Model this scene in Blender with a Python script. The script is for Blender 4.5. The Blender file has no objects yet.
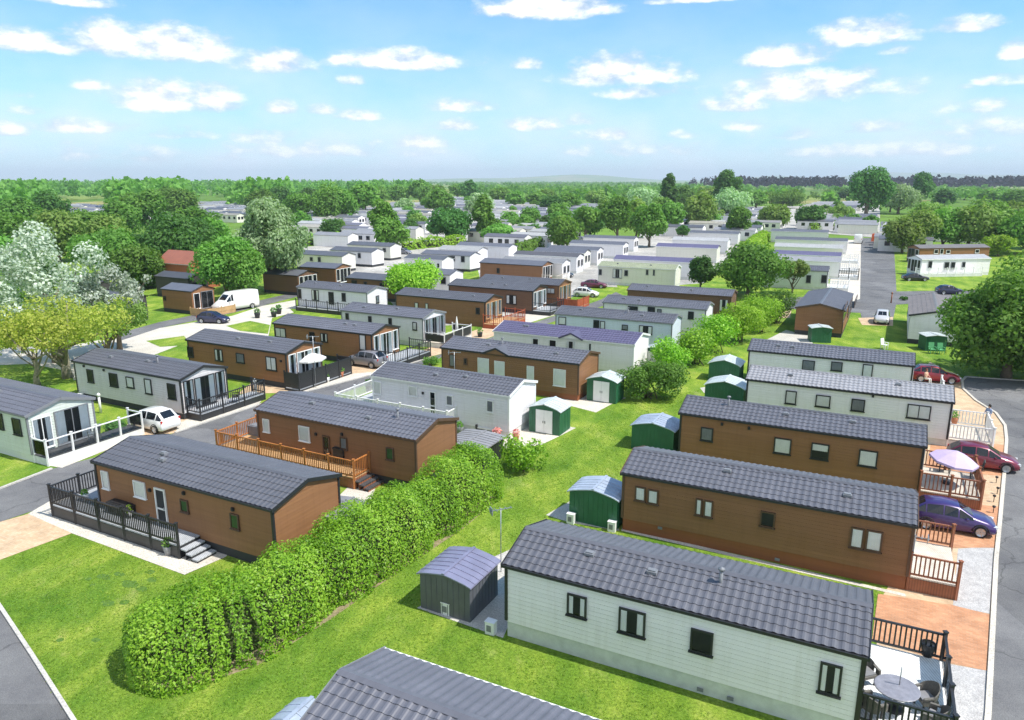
import bpy, bmesh, math, random
import numpy as np
from mathutils import Vector, Matrix
random.seed(7)
S = bpy.context.scene
COL = S.collection
R = math.radians
# ------------------------------------------------------------------ camera
F, HZ, H, CX, CY = 736., 180., 16., 512., 360.
P = math.atan((CY - HZ) / F)
cam = bpy.data.cameras.new('camera'); co = bpy.data.objects.new('camera', cam); COL.objects.link(co)
co.location = (0, 0, H); co.rotation_euler = (math.pi/2 - P, 0, 0)
cam.sensor_width = 36; cam.lens = 36*F/1024; cam.clip_start = .5; cam.clip_end = 60000
S.camera = co
cP, sP = math.cos(P), math.sin(P)
def ray(u, v):
    x = (u-CX)/F; y = -(v-CY)/F
    return Vector((x, cP + y*sP, -sP + y*cP))
def at(u, v, z=0.):
    "survey: the point at height z seen in the photograph at u, v"
    d = ray(u, v); t = (z-H)/d.z
    return Vector((d.x*t, d.y*t, z))
# ------------------------------------------------------------------ object helpers
def tag(o, label=None, cat=None, group=None, kind=None):
    if label: o['label'] = label
    if cat: o['category'] = cat
    if group: o['group'] = group
    if kind: o['kind'] = kind
    return o
def empty(name, loc, rz=0, label=None, cat=None, group=None):
    o = bpy.data.objects.new(name, None); COL.objects.link(o)
    o.location = loc; o.rotation_euler = (0, 0, rz); o.empty_display_size = .3
    return tag(o, label, cat, group)
def obj(name, me, parent=None, loc=None, rz=0):
    o = bpy.data.objects.new(name, me); COL.objects.link(o)
    if parent is not None: o.parent = parent
    if loc is not None: o.location = loc
    if rz: o.rotation_euler = (0, 0, rz)
    return o
class MB:
    def __init__(s): s.v = []; s.f = []; s.m = []; s.sm = []
    def add(s, vs, fs, m=0, smooth=False):
        n = len(s.v); s.v += [tuple(p) for p in vs]
        s.f += [tuple(i+n for i in f) for f in fs]; s.m += [m]*len(fs); s.sm += [smooth]*len(fs)
        return s
    def box(s, c, d, m=0, rz=0, M=None):
        x, y, z = d[0]/2, d[1]/2, d[2]/2
        vs = [Vector((a*x, b*y, e*z)) for e in (-1, 1) for b in (-1, 1) for a in (-1, 1)]
        if M is None:
            M = Matrix.Translation(c) @ Matrix.Rotation(rz, 4, 'Z')
        vs = [M @ p for p in vs]
        return s.add(vs, [(0,2,3,1),(4,5,7,6),(0,1,5,4),(2,6,7,3),(0,4,6,2),(1,3,7,5)], m)
    def bar(s, a, b, w, h, m=0):
        "box from a to b, w wide, h tall"
        a = Vector(a); b = Vector(b); d = b-a; L = d.length
        if L < 1e-5: return s
        x = d/L; up = Vector((0,0,1))
        if abs(x.z) > .95: up = Vector((0,1,0))
        y = up.cross(x).normalized(); z = x.cross(y)
        M = Matrix((x, y, z)).transposed().to_4x4(); M.translation = (a+b)/2
        return s.box(None, (L, w, h), m, M=M)
    def tube(s, pts, rad, n=8, m=0, cap=True, smooth=True):
        pts = [Vector(p) for p in pts]
        if not hasattr(rad, '__len__'): rad = [rad]*len(pts)
        rings = []
        for i, p in enumerate(pts):
            t = (pts[min(i+1, len(pts)-1)]-pts[max(i-1, 0)])
            if t.length < 1e-6: t = Vector((0,0,1))
            t.normalize()
            a = t.orthogonal().normalized() if abs(t.z) < .95 else Vector((1,0,0))
            a = (a - t*a.dot(t)).normalized()
            b = t.cross(a)
            rings.append([p + (a*math.cos(2*math.pi*k/n)+b*math.sin(2*math.pi*k/n))*rad[i] for k in range(n)])
        vs = [p for r in rings for p in r]; fs = []
        for i in range(len(rings)-1):
            for k in range(n):
                fs.append((i*n+k, i*n+(k+1) % n, (i+1)*n+(k+1) % n, (i+1)*n+k))
        s.add(vs, fs, m, smooth)
        if cap:
            nn = len(s.v)-len(vs)
            s.f += [tuple(nn+k for k in range(n))[::-1], tuple(nn+(len(rings)-1)*n+k for k in range(n))]
            s.m += [m, m]; s.sm += [False, False]
        return s
    def lathe(s, c, prof, n=16, m=0, smooth=True):
        c = Vector(c); vs = []; fs = []
        for r, z in prof:
            vs += [c+Vector((r*math.cos(2*math.pi*k/n), r*math.sin(2*math.pi*k/n), z)) for k in range(n)]
        for i in range(len(prof)-1):
            for k in range(n): fs.append((i*n+k, i*n+(k+1) % n, (i+1)*n+(k+1) % n, (i+1)*n+k))
        return s.add(vs, fs, m, smooth)
    def quad(s, a, b, c, d, m=0): return s.add([a,b,c,d], [(0,1,2,3)], m)
    def prism(s, poly, z0, z1, m=0):
        n = len(poly)
        vs = [(p[0], p[1], z0) for p in poly]+[(p[0], p[1], z1) for p in poly]
        fs = [tuple(range(n))[::-1], tuple(range(n, 2*n))]+[(i, (i+1) % n, n+(i+1) % n, n+i) for i in range(n)]
        return s.add(vs, fs, m)
    def mesh(s, name, *mats):
        me = bpy.data.meshes.new(name); me.from_pydata(s.v, [], s.f)
        for k in mats: me.materials.append(MAT[k] if isinstance(k, str) else k)
        if len(mats) > 1: me.polygons.foreach_set('material_index', s.m)
        if any(s.sm): me.polygons.foreach_set('use_smooth', s.sm)
        me.update(); return me
    def build(s, name, mats, parent=None, loc=None, rz=0):
        if isinstance(mats, str): mats = (mats,)
        return obj(name, s.mesh(name, *mats), parent, loc, rz)
def copy_tree(o, parent=None):
    c = o.copy(); COL.objects.link(c)
    if parent is not None: c.parent = parent
    for ch in KIDS.get(o, []) or list(o.children): copy_tree(ch, c)
    return c
KIDS = {}
# ------------------------------------------------------------------ materials
MAT = {}
def nodes(name):
    m = bpy.data.materials.new(name); m.use_nodes = True; MAT[name] = m
    t = m.node_tree; b = t.nodes['Principled BSDF']
    return m, t, b
def N(t, typ, **kw):
    n = t.nodes.new(typ)
    for k, v in kw.items(): setattr(n, k, v)
    return n
def noise(t, scale, detail=4, vec=None, rough=.6):
    n = N(t, 'ShaderNodeTexNoise'); n.inputs['Scale'].default_value = scale; n.inputs['Detail'].default_value = detail
    n.inputs['Roughness'].default_value = rough
    if vec: t.links.new(vec, n.inputs['Vector'])
    return n.outputs['Fac']
def ramp(t, fac, stops):
    r = N(t, 'ShaderNodeValToRGB'); e = r.color_ramp.elements
    while len(e) < len(stops): e.new(.5)
    for i, (p, c) in enumerate(stops):
        e[i].position = p; e[i].color = (*c, 1) if len(c) == 3 else c
    t.links.new(fac, r.inputs[0]); return r.outputs[0]
def mixc(t, fac, a, b, mode='MIX'):
    m = N(t, 'ShaderNodeMix', data_type='RGBA', blend_type=mode)
    for sock, v in ((m.inputs[0], fac), (m.inputs[6], a), (m.inputs[7], b)):
        if isinstance(v, (int, float)): sock.default_value = v
        elif isinstance(v, (tuple, list)): sock.default_value = (*v, 1)
        else: t.links.new(v, sock)
    return m.outputs[2]
def math2(t, op, a, b=0.):
    m = N(t, 'ShaderNodeMath', operation=op)
    for i, v in enumerate((a, b)):
        if isinstance(v, (int, float)): m.inputs[i].default_value = v
        else: t.links.new(v, m.inputs[i])
    return m.outputs[0]
def bump(t, b, h, strength=.3, dist=.02):
    n = N(t, 'ShaderNodeBump'); n.inputs['Strength'].default_value = strength; n.inputs['Distance'].default_value = dist
    t.links.new(h, n.inputs['Height']); t.links.new(n.outputs[0], b.inputs['Normal'])
def objco(t): return N(t, 'ShaderNodeTexCoord').outputs['Object']
def geoco(t): return N(t, 'ShaderNodeNewGeometry').outputs['Position']
def plain(name, c, rough=.6, metal=0., var=.12, scale=3., bmp=0., coat=0., spec=.5):
    m, t, b = nodes(name)
    co = geoco(t)
    f = noise(t, scale, 5, co)
    lo = tuple(x*(1-var) for x in c); hi = tuple(min(1, x*(1+var)) for x in c)
    t.links.new(ramp(t, f, [(.3, lo), (.7, hi)]), b.inputs['Base Color'])
    b.inputs['Roughness'].default_value = rough; b.inputs['Metallic'].default_value = metal
    b.inputs['Specular IOR Level'].default_value = spec
    if coat: b.inputs['Coat Weight'].default_value = coat; b.inputs['Coat Roughness'].default_value = .04
    if bmp: bump(t, b, noise(t, scale*12, 3, co), bmp, .01)
    return m
def sheet(name, stops, scale, fine, rough=.9, bmp=.3, big=None):
    m, t, b = nodes(name); co = geoco(t)
    c = ramp(t, noise(t, scale, 6, co), stops)
    g = ramp(t, noise(t, fine, 3, co), [(.25, (.62,)*3), (.75, (1.38,)*3)])
    c = mixc(t, 1., c, g, 'MULTIPLY')
    if big:
        c = mixc(t, ramp(t, noise(t, big[0], 3, co), [(.35, (0,)*3), (.65, (1,)*3)]), c, mixc(t, 1., c, big[1], 'MULTIPLY'))
    t.links.new(c, b.inputs['Base Color']); b.inputs['Roughness'].default_value = rough
    b.inputs['Specular IOR Level'].default_value = .2
    bump(t, b, noise(t, fine, 4, co), bmp, .02)
    return m
# ground materials
def grass_mat(name, near=True):
    m, t, b = nodes(name); co = geoco(t)
    mp = N(t, 'ShaderNodeMapping'); t.links.new(co, mp.inputs[0]); mp.inputs['Rotation'].default_value = (0, 0, .5); mp.inputs['Scale'].default_value = (1, .45, 1)
    c = ramp(t, noise(t, .55, 6, mp.outputs[0], .65), [(.28, (.095, .180, .018)), (.44, (.165, .270, .030)), (.58, (.245, .335, .046)), (.74, (.36, .39, .11))])
    g = ramp(t, noise(t, 9, 4, co, .75), [(.3, (.5, .55, .45)), (.7, (1.45, 1.4, 1.5))])
    c = mixc(t, 1., c, g, 'MULTIPLY')
    p = ramp(t, noise(t, .22, 3, co), [(.36, (.62, .78, .66)), (.62, (1.08, 1.04, 1.))])
    c = mixc(t, 1., c, p, 'MULTIPLY')
    d = ramp(t, noise(t, 2.3, 5, mp.outputs[0], .7), [(.56, (1, 1, 1)), (.72, (1.5, 1.2, 2.2))])
    c = mixc(t, 1., c, d, 'MULTIPLY')
    wv = N(t, 'ShaderNodeTexWave'); wv.inputs['Scale'].default_value = .22; wv.inputs['Distortion'].default_value = 2.2; wv.inputs['Detail'].default_value = 3; wv.inputs['Detail Scale'].default_value = .6
    mw = N(t, 'ShaderNodeMapping'); t.links.new(co, mw.inputs[0]); mw.inputs['Rotation'].default_value = (0, 0, R(27.5)); t.links.new(mw.outputs[0], wv.inputs['Vector'])
    c = mixc(t, 1., c, ramp(t, wv.outputs['Fac'], [(.2, (.96, .99, .98)), (.8, (1.12, 1.09, 1.1))]), 'MULTIPLY')
    t.links.new(c, b.inputs['Base Color']); b.inputs['Roughness'].default_value = .95
    b.inputs['Specular IOR Level'].default_value = .15
    bump(t, b, noise(t, 25, 5, co, .8), .9, .05)
grass_mat('grass')
m, t, b = nodes('land'); co_ = geoco(t)
v = N(t, 'ShaderNodeTexVoronoi'); v.inputs['Scale'].default_value = .0045; t.links.new(co_, v.inputs['Vector'])
sv = N(t, 'ShaderNodeSeparateColor'); t.links.new(v.outputs['Color'], sv.inputs[0])
c = ramp(t, sv.outputs[0], [(.1, (.10, .19, .03)), (.4, (.14, .24, .04)), (.7, (.19, .26, .06)), (.9, (.28, .27, .11))])
c = mixc(t, 1., c, ramp(t, noise(t, .05, 6, co_), [(.3, (.7,)*3), (.7, (1.3,)*3)]), 'MULTIPLY')
t.links.new(c, b.inputs['Base Color']); b.inputs['Roughness'].default_value = 1; b.inputs['Specular IOR Level'].default_value = .1
m, t, b = nodes('asphalt'); co_ = geoco(t)
c = ramp(t, noise(t, .3, 6, co_, .7), [(.28, (.105, .105, .115)), (.5, (.15, .15, .155)), (.72, (.20, .20, .20))])
c = mixc(t, 1., c, ramp(t, noise(t, 40, 2, co_), [(.3, (.7,)*3), (.7, (1.3,)*3)]), 'MULTIPLY')
vr = N(t, 'ShaderNodeTexVoronoi'); vr.feature = 'DISTANCE_TO_EDGE'; vr.inputs['Scale'].default_value = .22
wv = N(t, 'ShaderNodeVectorMath', operation='ADD'); nv = N(t, 'ShaderNodeTexNoise'); nv.inputs['Scale'].default_value = 1.1; nv.inputs['Detail'].default_value = 5; t.links.new(co_, nv.inputs['Vector']); t.links.new(co_, wv.inputs[0]); t.links.new(nv.outputs['Color'], wv.inputs[1]); t.links.new(wv.outputs[0], vr.inputs['Vector'])
c = mixc(t, 1., c, ramp(t, vr.outputs['Distance'], [(.0, (.62,)*3), (.012, (1,)*3)]), 'MULTIPLY')
vp = N(t, 'ShaderNodeTexVoronoi'); vp.distance = 'CHEBYCHEV'; vp.inputs['Scale'].default_value = .13; t.links.new(co_, vp.inputs['Vector']); sp_ = N(t, 'ShaderNodeSeparateColor'); t.links.new(vp.outputs['Color'], sp_.inputs[0])
c = mixc(t, 1., c, ramp(t, sp_.outputs[0], [(.0, (.82,)*3), (.25, (1,)*3), (.8, (1.04,)*3), (1, (1.15,)*3)]), 'MULTIPLY')
t.links.new(c, b.inputs['Base Color']); b.inputs['Roughness'].default_value = .9; b.inputs['Specular IOR Level'].default_value = .2; bump(t, b, noise(t, 40, 3, co_), .4, .02)
sheet('concrete', [(.3, (.42, .40, .37)), (.7, (.56, .54, .50))], .8, 18, .9, .2)
sheet('pale_paving', [(.3, (.50, .46, .40)), (.7, (.62, .58, .51))], .6, 14, .9, .2)
sheet('gravel', [(.3, (.36, .35, .35)), (.7, (.52, .51, .50))], 2.5, 22, .95, .9)
sheet('far_gravel', [(.35, (.30, .29, .27)), (.65, (.50, .48, .45))], .12, 2, .95, .2)
m, t, b = nodes('soil'); t.links.new(ramp(t, noise(t, 6, 5, geoco(t)), [(.3, (.16, .12, .07)), (.7, (.34, .28, .16))]), b.inputs['Base Color']); b.inputs['Roughness'].default_value = 1
def brick_mat(name, c1, c2, mort, rz=.5):
    m, t, b = nodes(name); co = geoco(t)
    mp = N(t, 'ShaderNodeMapping'); t.links.new(co, mp.inputs[0]); mp.inputs['Rotation'].default_value = (0, 0, rz)
    k = N(t, 'ShaderNodeTexBrick'); t.links.new(mp.outputs[0], k.inputs['Vector'])
    k.inputs['Color1'].default_value = (*c1, 1); k.inputs['Color2'].default_value = (*c2, 1); k.inputs['Mortar'].default_value = (*mort, 1)
    k.inputs['Scale'].default_value = 1; k.inputs['Brick Width'].default_value = .21; k.inputs['Row Height'].default_value = .105; k.inputs['Mortar Size'].default_value = .006
    c = mixc(t, 1., k.outputs['Color'], ramp(t, noise(t, 1.2, 5, co), [(.3, (.8,)*3), (.7, (1.2,)*3)]), 'MULTIPLY')
    t.links.new(c, b.inputs['Base Color']); b.inputs['Roughness'].default_value = .85
    bump(t, b, k.outputs['Fac'], -.3, .01)
brick_mat('brick_paving', (.47, .22, .11), (.56, .29, .16), (.36, .22, .14))
brick_mat('buff_paving', (.52, .36, .22), (.60, .44, .29), (.42, .32, .22))
# building materials
def clad(name, c, rough=.55):
    v_ = .035 if c[2] > .5 else .1
    m, t, b = nodes(name); co = objco(t)
    mp = N(t, 'ShaderNodeMapping'); t.links.new(co, mp.inputs[0]); mp.inputs['Scale'].default_value = (.25, .25, 5.8)
    f = noise(t, 1.2, 3, mp.outputs[0])
    lo = tuple(x*(1-v_) for x in c); hi = tuple(min(.95, x*(1+v_)) for x in c)
    cc = ramp(t, f, [(.3, lo), (.7, hi)])
    # weather streaks
    mq = N(t, 'ShaderNodeMapping'); t.links.new(co, mq.inputs[0]); mq.inputs['Scale'].default_value = (3, 3, .25)
    s = ramp(t, noise(t, 1.5, 4, mq.outputs[0]), [(.3, (.93, .925, .91)), (.5, (1, 1, 1))])
    t.links.new(mixc(t, 1., cc, s, 'MULTIPLY'), b.inputs['Base Color']); b.inputs['Roughness'].default_value = rough
    b.inputs['Specular IOR Level'].default_value = .3
clad('white_cladding', (.84, .815, .83)); clad('cream_cladding', (.76, .74, .66)); clad('grey_cladding', (.63, .615, .63)); clad('pale_grey_cladding', (.76, .745, .79))
clad('blue_grey_cladding', (.60, .66, .76)); clad('brown_cladding', (.245, .122, .060)); clad('tan_cladding', (.275, .135, .064)); clad('charcoal_cladding', (.06, .055, .055)); clad('dark_brown_cladding', (.16, .085, .05))
clad('red_brown_cladding', (.25, .09, .04)); clad('red_brick', (.42, .14, .07)); clad('sage_cladding', (.62, .67, .62))
def roof_mat(name, c, var=.07, rough=.42):
    m, t, b = nodes(name); co = objco(t)
    mp = N(t, 'ShaderNodeMapping'); t.links.new(co, mp.inputs[0]); mp.inputs['Scale'].default_value = (.6, 1.6, 1)
    f = noise(t, 1.3, 5, mp.outputs[0])
    k = N(t, 'ShaderNodeTexBrick'); t.links.new(co, k.inputs['Vector'])
    for s_, v_ in (('Scale', 1), ('Brick Width', 1.25), ('Row Height', .36), ('Mortar Size', .0)): k.inputs[s_].default_value = v_
    k.inputs['Color1'].default_value = (.955,)*3+(1,); k.inputs['Color2'].default_value = (1.045,)*3+(1,)
    cc = ramp(t, f, [(.3, tuple(x*(1-var) for x in c)), (.7, tuple(x*(1+var) for x in c))])
    oi = N(t, 'ShaderNodeObjectInfo'); rv = ramp(t, oi.outputs['Random'], [(0, (.86, .86, .84)), (1, (1.16, 1.16, 1.18))])
    mw = N(t, 'ShaderNodeMapping'); t.links.new(co, mw.inputs[0]); mw.inputs['Scale'].default_value = (2.2, .35, 1)
    cc = mixc(t, 1., cc, ramp(t, noise(t, 1.4, 5, mw.outputs[0], .7), [(.4, (.93, .93, .93)), (.6, (1.03, 1.03, 1.03)), (.8, (1.16, 1.16, 1.13))]), 'MULTIPLY')
    cc = mixc(t, 1., cc, rv, 'MULTIPLY')
    t.links.new(mixc(t, 1., cc, k.outputs['Color'], 'MULTIPLY'), b.inputs['Base Color'])
    b.inputs['Roughness'].default_value = rough; b.inputs['Specular IOR Level'].default_value = .5
roof_mat('slate_roof', (.113, .115, .136)); roof_mat('pale_slate_roof', (.25, .25, .265)); roof_mat('purple_roof', (.105, .095, .165)); roof_mat('lilac_slate_roof', (.15, .145, .18)); roof_mat('green_grey_roof', (.34, .37, .25))
roof_mat('charcoal_roof', (.085, .08, .085)); roof_mat('red_tile_roof', (.33, .12, .07)); roof_mat('white_roof', (.36, .36, .36)); roof_mat('brown_grey_roof', (.17, .15, .14))
plain('black_trim', (.025, .026, .030), .45, var=.1); plain('white_trim', (.80, .80, .80), .4, var=.04); plain('grey_trim', (.20, .21, .23), .5); plain('brown_trim', (.10, .055, .035), .5)
plain('black_skirt', (.035, .037, .042), .7); plain('white_skirt', (.66, .67, .65), .7); plain('grey_skirt', (.60, .62, .59), .7)
plain('dark_interior', (.03, .032, .035), .9); plain('curtain_white', (.93, .93, .93), .9, var=.05); plain('blind_green', (.06, .14, .05), .8); plain('blind_grey', (.30, .31, .34), .8)
m, t, b = nodes('glass')
for n_ in list(t.nodes):
    if n_.type != 'OUTPUT_MATERIAL': t.nodes.remove(n_)
tr = N(t, 'ShaderNodeBsdfTransparent'); tr.inputs[0].default_value = (.98, .99, .99, 1)
gl = N(t, 'ShaderNodeBsdfGlossy'); gl.inputs['Roughness'].default_value = .03
fr = N(t, 'ShaderNodeFresnel'); fr.inputs[0].default_value = 1.3
mx = N(t, 'ShaderNodeMixShader'); t.links.new(fr.outputs[0], mx.inputs[0]); t.links.new(tr.outputs[0], mx.inputs[1]); t.links.new(gl.outputs[0], mx.inputs[2])
t.links.new(mx.outputs[0], t.nodes['Material Output'].inputs[0])
m, t, b = nodes('dark_glass'); b.inputs['Base Color'].default_value = (.012, .014, .018, 1); b.inputs['Roughness'].default_value = .04; b.inputs['Specular IOR Level'].default_value = .7
def wood(name, c):
    m, t, b = nodes(name); co = objco(t)
    w = N(t, 'ShaderNodeTexWave'); w.inputs['Scale'].default_value = 3.6; w.inputs['Distortion'].default_value = 1.2; w.inputs['Detail'].default_value = 2; t.links.new(co, w.inputs[0])
    cc = ramp(t, w.outputs['Fac'], [(.0, tuple(x*.7 for x in c)), (.25, c), (1, tuple(min(1, x*1.15) for x in c))])
    cc = mixc(t, 1., cc, ramp(t, noise(t, 2, 5, co), [(.3, (.82,)*3), (.7, (1.18,)*3)]), 'MULTIPLY')
    t.links.new(cc, b.inputs['Base Color']); b.inputs['Roughness'].default_value = .6
wood('orange_wood', (.42, .155, .04)); wood('brown_wood', (.27, .10, .05)); wood('decking_cream', (.58, .52, .44)); wood('decking_white', (.70, .71, .70)); wood('decking_dark', (.06, .06, .065)); wood('decking_grey', (.40, .42, .45))
wood('tan_wood', (.52, .32, .16)); wood('rust_wood', (.40, .09, .035))
m, t, b = nodes('green_metal'); co_ = objco(t)
w = N(t, 'ShaderNodeTexWave'); w.inputs['Scale'].default_value = 1.6; w.bands_direction = 'DIAGONAL'; t.links.new(co_, w.inputs[0])
t.links.new(ramp(t, noise(t, 1.5, 4, co_), [(.3, (.016, .10, .05)), (.7, (.026, .135, .07))]), b.inputs['Base Color']); b.inputs['Roughness'].default_value = .45
plain('silver_metal', (.60, .65, .66), .4, .2, .12, 2.0); plain('blue_silver_metal', (.42, .48, .58), .38, .25, .15, 2.); plain('anthracite_metal', (.115, .12, .14), .5, .1, .12, 2.)
plain('lavender_metal', (.25, .25, .36), .38, .25, .15, 1.5)
plain('bark', (.16, .125, .085), .9, var=.3, scale=5, bmp=.5); plain('pale_bark', (.26, .23, .17), .9, var=.3, scale=6, bmp=.4)
plain('terracotta', (.42, .16, .08), .8); plain('black_plastic', (.02, .02, .022), .5); plain('rattan', (.15, .14, .125), .8, var=.25, scale=30, bmp=.4); plain('rattan_dark', (.06, .058, .055), .8, var=.25, scale=30)
plain('lilac_canvas', (.50, .41, .64), .85, var=.05); plain('white_canvas', (.72, .72, .70), .85, var=.05); plain('slate_top', (.24, .24, .28), .3, var=.2, scale=5)
plain('rubber', (.018, .018, .02), .85); plain('alloy', (.48, .49, .51), .3, .8, .05); plain('galvanised', (.42, .44, .46), .4, .7); plain('gas_orange', (.55, .10, .02), .5)
plain('skin', (.50, .30, .21), .6, var=.05); plain('shirt_blue', (.25, .31, .45), .85); plain('dark_cloth', (.04, .045, .06), .9); plain('hair_dark', (.02, .015, .012), .7); plain('hair_red', (.22, .06, .03), .7); plain('peach_cloth', (.62, .40, .28), .85); plain('towel_blue', (.42, .46, .68), .9)
for nme, c in (('paint_white', (.80, .80, .79)), ('paint_grey', (.21, .21, .24)), ('paint_navy', (.02, .022, .07)), ('paint_purple', (.045, .018, .125)), ('paint_maroon', (.17, .010, .035)), ('paint_red', (.30, .012, .03)), ('paint_silver', (.58, .58, .60)), ('paint_black', (.012, .012, .018)), ('paint_wine', (.13, .014, .05)), ('paint_orange', (.75, .13, .03))):
    plain(nme, c, .32, .15 if nme not in ('paint_white', 'paint_orange') else 0, .02, 1., coat=.8)
for nme, c in (('lamp_clear', (.75, .77, .8)), ('lamp_red', (.5, .02, .015))): plain(nme, c, .12, 0, .02, 1., coat=.5)
def leaf_mat(name, cols, trans=.35, rough=.6, sheen=.18):
    m, t, b = nodes(name)
    for n_ in list(t.nodes):
        if n_.type != 'OUTPUT_MATERIAL': t.nodes.remove(n_)
    a = N(t, 'ShaderNodeAttribute'); a.attribute_name = 'tint'
    oi = N(t, 'ShaderNodeObjectInfo')
    n_ = len(cols); c = ramp(t, a.outputs['Fac'], [(i/(n_-1), cc) for i, cc in enumerate(cols)])
    hs = N(t, 'ShaderNodeHueSaturation'); t.links.new(c, hs.inputs['Color'])
    t.links.new(math2(t, 'ADD', math2(t, 'MULTIPLY', oi.outputs['Random'], .026), .487), hs.inputs['Hue'])
    t.links.new(math2(t, 'ADD', math2(t, 'MULTIPLY', oi.outputs['Random'], .5), .85), hs.inputs['Value'])
    d = N(t, 'ShaderNodeBsdfPrincipled'); d.inputs['Roughness'].default_value = rough; d.inputs['Specular IOR Level'].default_value = sheen
    t.links.new(hs.outputs[0], d.inputs['Base Color'])
    tl = N(t, 'ShaderNodeBsdfTranslucent'); t.links.new(mixc(t, 1., hs.outputs[0], (1.1, 1.3, .6), 'MULTIPLY'), tl.inputs[0])
    mx = N(t, 'ShaderNodeMixShader'); mx.inputs[0].default_value = trans
    t.links.new(d.outputs[0], mx.inputs[1]); t.links.new(tl.outputs[0], mx.inputs[2]); t.links.new(mx.outputs[0], t.nodes['Material Output'].inputs[0])
leaf_mat('leaf_laurel', [(.10, .25, .016), (.18, .40, .026), (.27, .52, .04), (.39, .60, .085)], .35, .45, .3)
leaf_mat('leaf_bush', [(.075, .175, .032), (.13, .265, .05), (.20, .36, .075)], .4)
leaf_mat('leaf_dark', [(.048, .125, .03), (.08, .185, .042), (.13, .25, .058)], .36)
leaf_mat('leaf_mid', [(.095, .205, .038), (.15, .295, .055), (.22, .38, .085)], .4)
leaf_mat('leaf_lime', [(.17, .31, .025), (.26, .43, .045), (.36, .52, .08)], .42)
leaf_mat('leaf_yellow', [(.27, .36, .055), (.40, .46, .085), (.55, .53, .15)], .45)
leaf_mat('leaf_silver', [(.16, .24, .15), (.39, .45, .38), (.66, .69, .65)], .28, .7, .2)
leaf_mat('leaf_willow', [(.19, .31, .14), (.30, .43, .23), (.43, .55, .34)], .38, .6, .2)
leaf_mat('leaf_olive', [(.13, .215, .05), (.19, .295, .07), (.27, .36, .10)], .4)
leaf_mat('leaf_flower', [(.45, .06, .10), (.65, .25, .30), (.70, .62, .5)], .3)
m, t, b = nodes('shade_core'); b.inputs['Base Color'].default_value = (.06, .075, .03, 1); b.inputs['Roughness'].default_value = 1; b.inputs['Specular IOR Level'].default_value = 0  # dark colour standing in for the shade inside a hedge

m, t, b = nodes('lush_grass'); t.links.new(ramp(t, noise(t, 9, 5, geoco(t)), [(.3, (.05, .12, .014)), (.7, (.11, .20, .024))]), b.inputs['Base Color']); b.inputs['Roughness'].default_value = .95
leaf_mat('grass_blade', [(.11, .21, .02), (.20, .32, .034), (.32, .40, .07)], .3)
SUN_E=3.8; SKY_S=.14; EXPO=.65; HAZE=1.5e-4
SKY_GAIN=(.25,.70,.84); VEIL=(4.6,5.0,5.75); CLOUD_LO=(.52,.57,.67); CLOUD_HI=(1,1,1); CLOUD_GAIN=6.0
# ------------------------------------------------------------------ light and sky
SUN_AZ, SUN_EL = math.atan2(.94, -.38), R(58)      # azimuth measured from +Y clockwise (towards +X)
sl = bpy.data.lights.new('sun', 'SUN'); sl.energy = SUN_E; sl.angle = R(.55); sl.color = (1, .955, .88)
so = bpy.data.objects.new('sun', sl); COL.objects.link(so)
sd = Vector((math.sin(SUN_AZ)*math.cos(SUN_EL), math.cos(SUN_AZ)*math.cos(SUN_EL), math.sin(SUN_EL)))
so.rotation_euler = sd.to_track_quat('Z', 'Y').to_euler(); so.location = (60, -20, 120)
W = bpy.data.worlds.new('World'); S.world = W; W.use_nodes = True
t = W.node_tree; bg = t.nodes['Background']
sky = N(t, 'ShaderNodeTexSky'); sky.sky_type = 'NISHITA'; sky.sun_disc = False
sky.sun_elevation = SUN_EL; sky.sun_rotation = SUN_AZ
sky.altitude = 0; sky.air_density = 1.0; sky.dust_density = .35; sky.ozone_density = 3.2
tc = N(t, 'ShaderNodeTexCoord'); nrm = tc.outputs['Generated']
sp = N(t, 'ShaderNodeSeparateXYZ'); t.links.new(nrm, sp.inputs[0])
X, Y, Z = sp.outputs
# sky position of a direction: azimuth-like and elevation-like tangents
az = math2(t, 'ARCTAN2', X, Y)
hyp = math2(t, 'SQRT', math2(t, 'ADD', math2(t, 'MULTIPLY', X, X), math2(t, 'MULTIPLY', Y, Y)))
el = math2(t, 'ARCTAN2', Z, hyp)
cv = N(t, 'ShaderNodeCombineXYZ'); t.links.new(az, cv.inputs[0]); t.links.new(math2(t, 'MULTIPLY', el, 1.9), cv.inputs[1])
n1 = noise(t, 24, 9, cv.outputs[0], .6); n2 = noise(t, 7, 4, cv.outputs[0], .55)
cv2 = N(t, 'ShaderNodeCombineXYZ'); t.links.new(math2(t, 'ADD', az, .006), cv2.inputs[0]); t.links.new(math2(t, 'ADD', math2(t, 'MULTIPLY', el, 1.9), .022), cv2.inputs[1])
n1b = noise(t, 24, 3, cv2.outputs[0], .6)
nz = math2(t, 'ADD', math2(t, 'MULTIPLY', math2(t, 'SUBTRACT', n1, .5), 3.4), math2(t, 'MULTIPLY', math2(t, 'SUBTRACT', n2, .5), 1.3))
def skydir(u, v):
    d = ray(u, v); return math.atan2(d.x, d.y), math.atan2(d.z, math.hypot(d.x, d.y))
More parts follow.
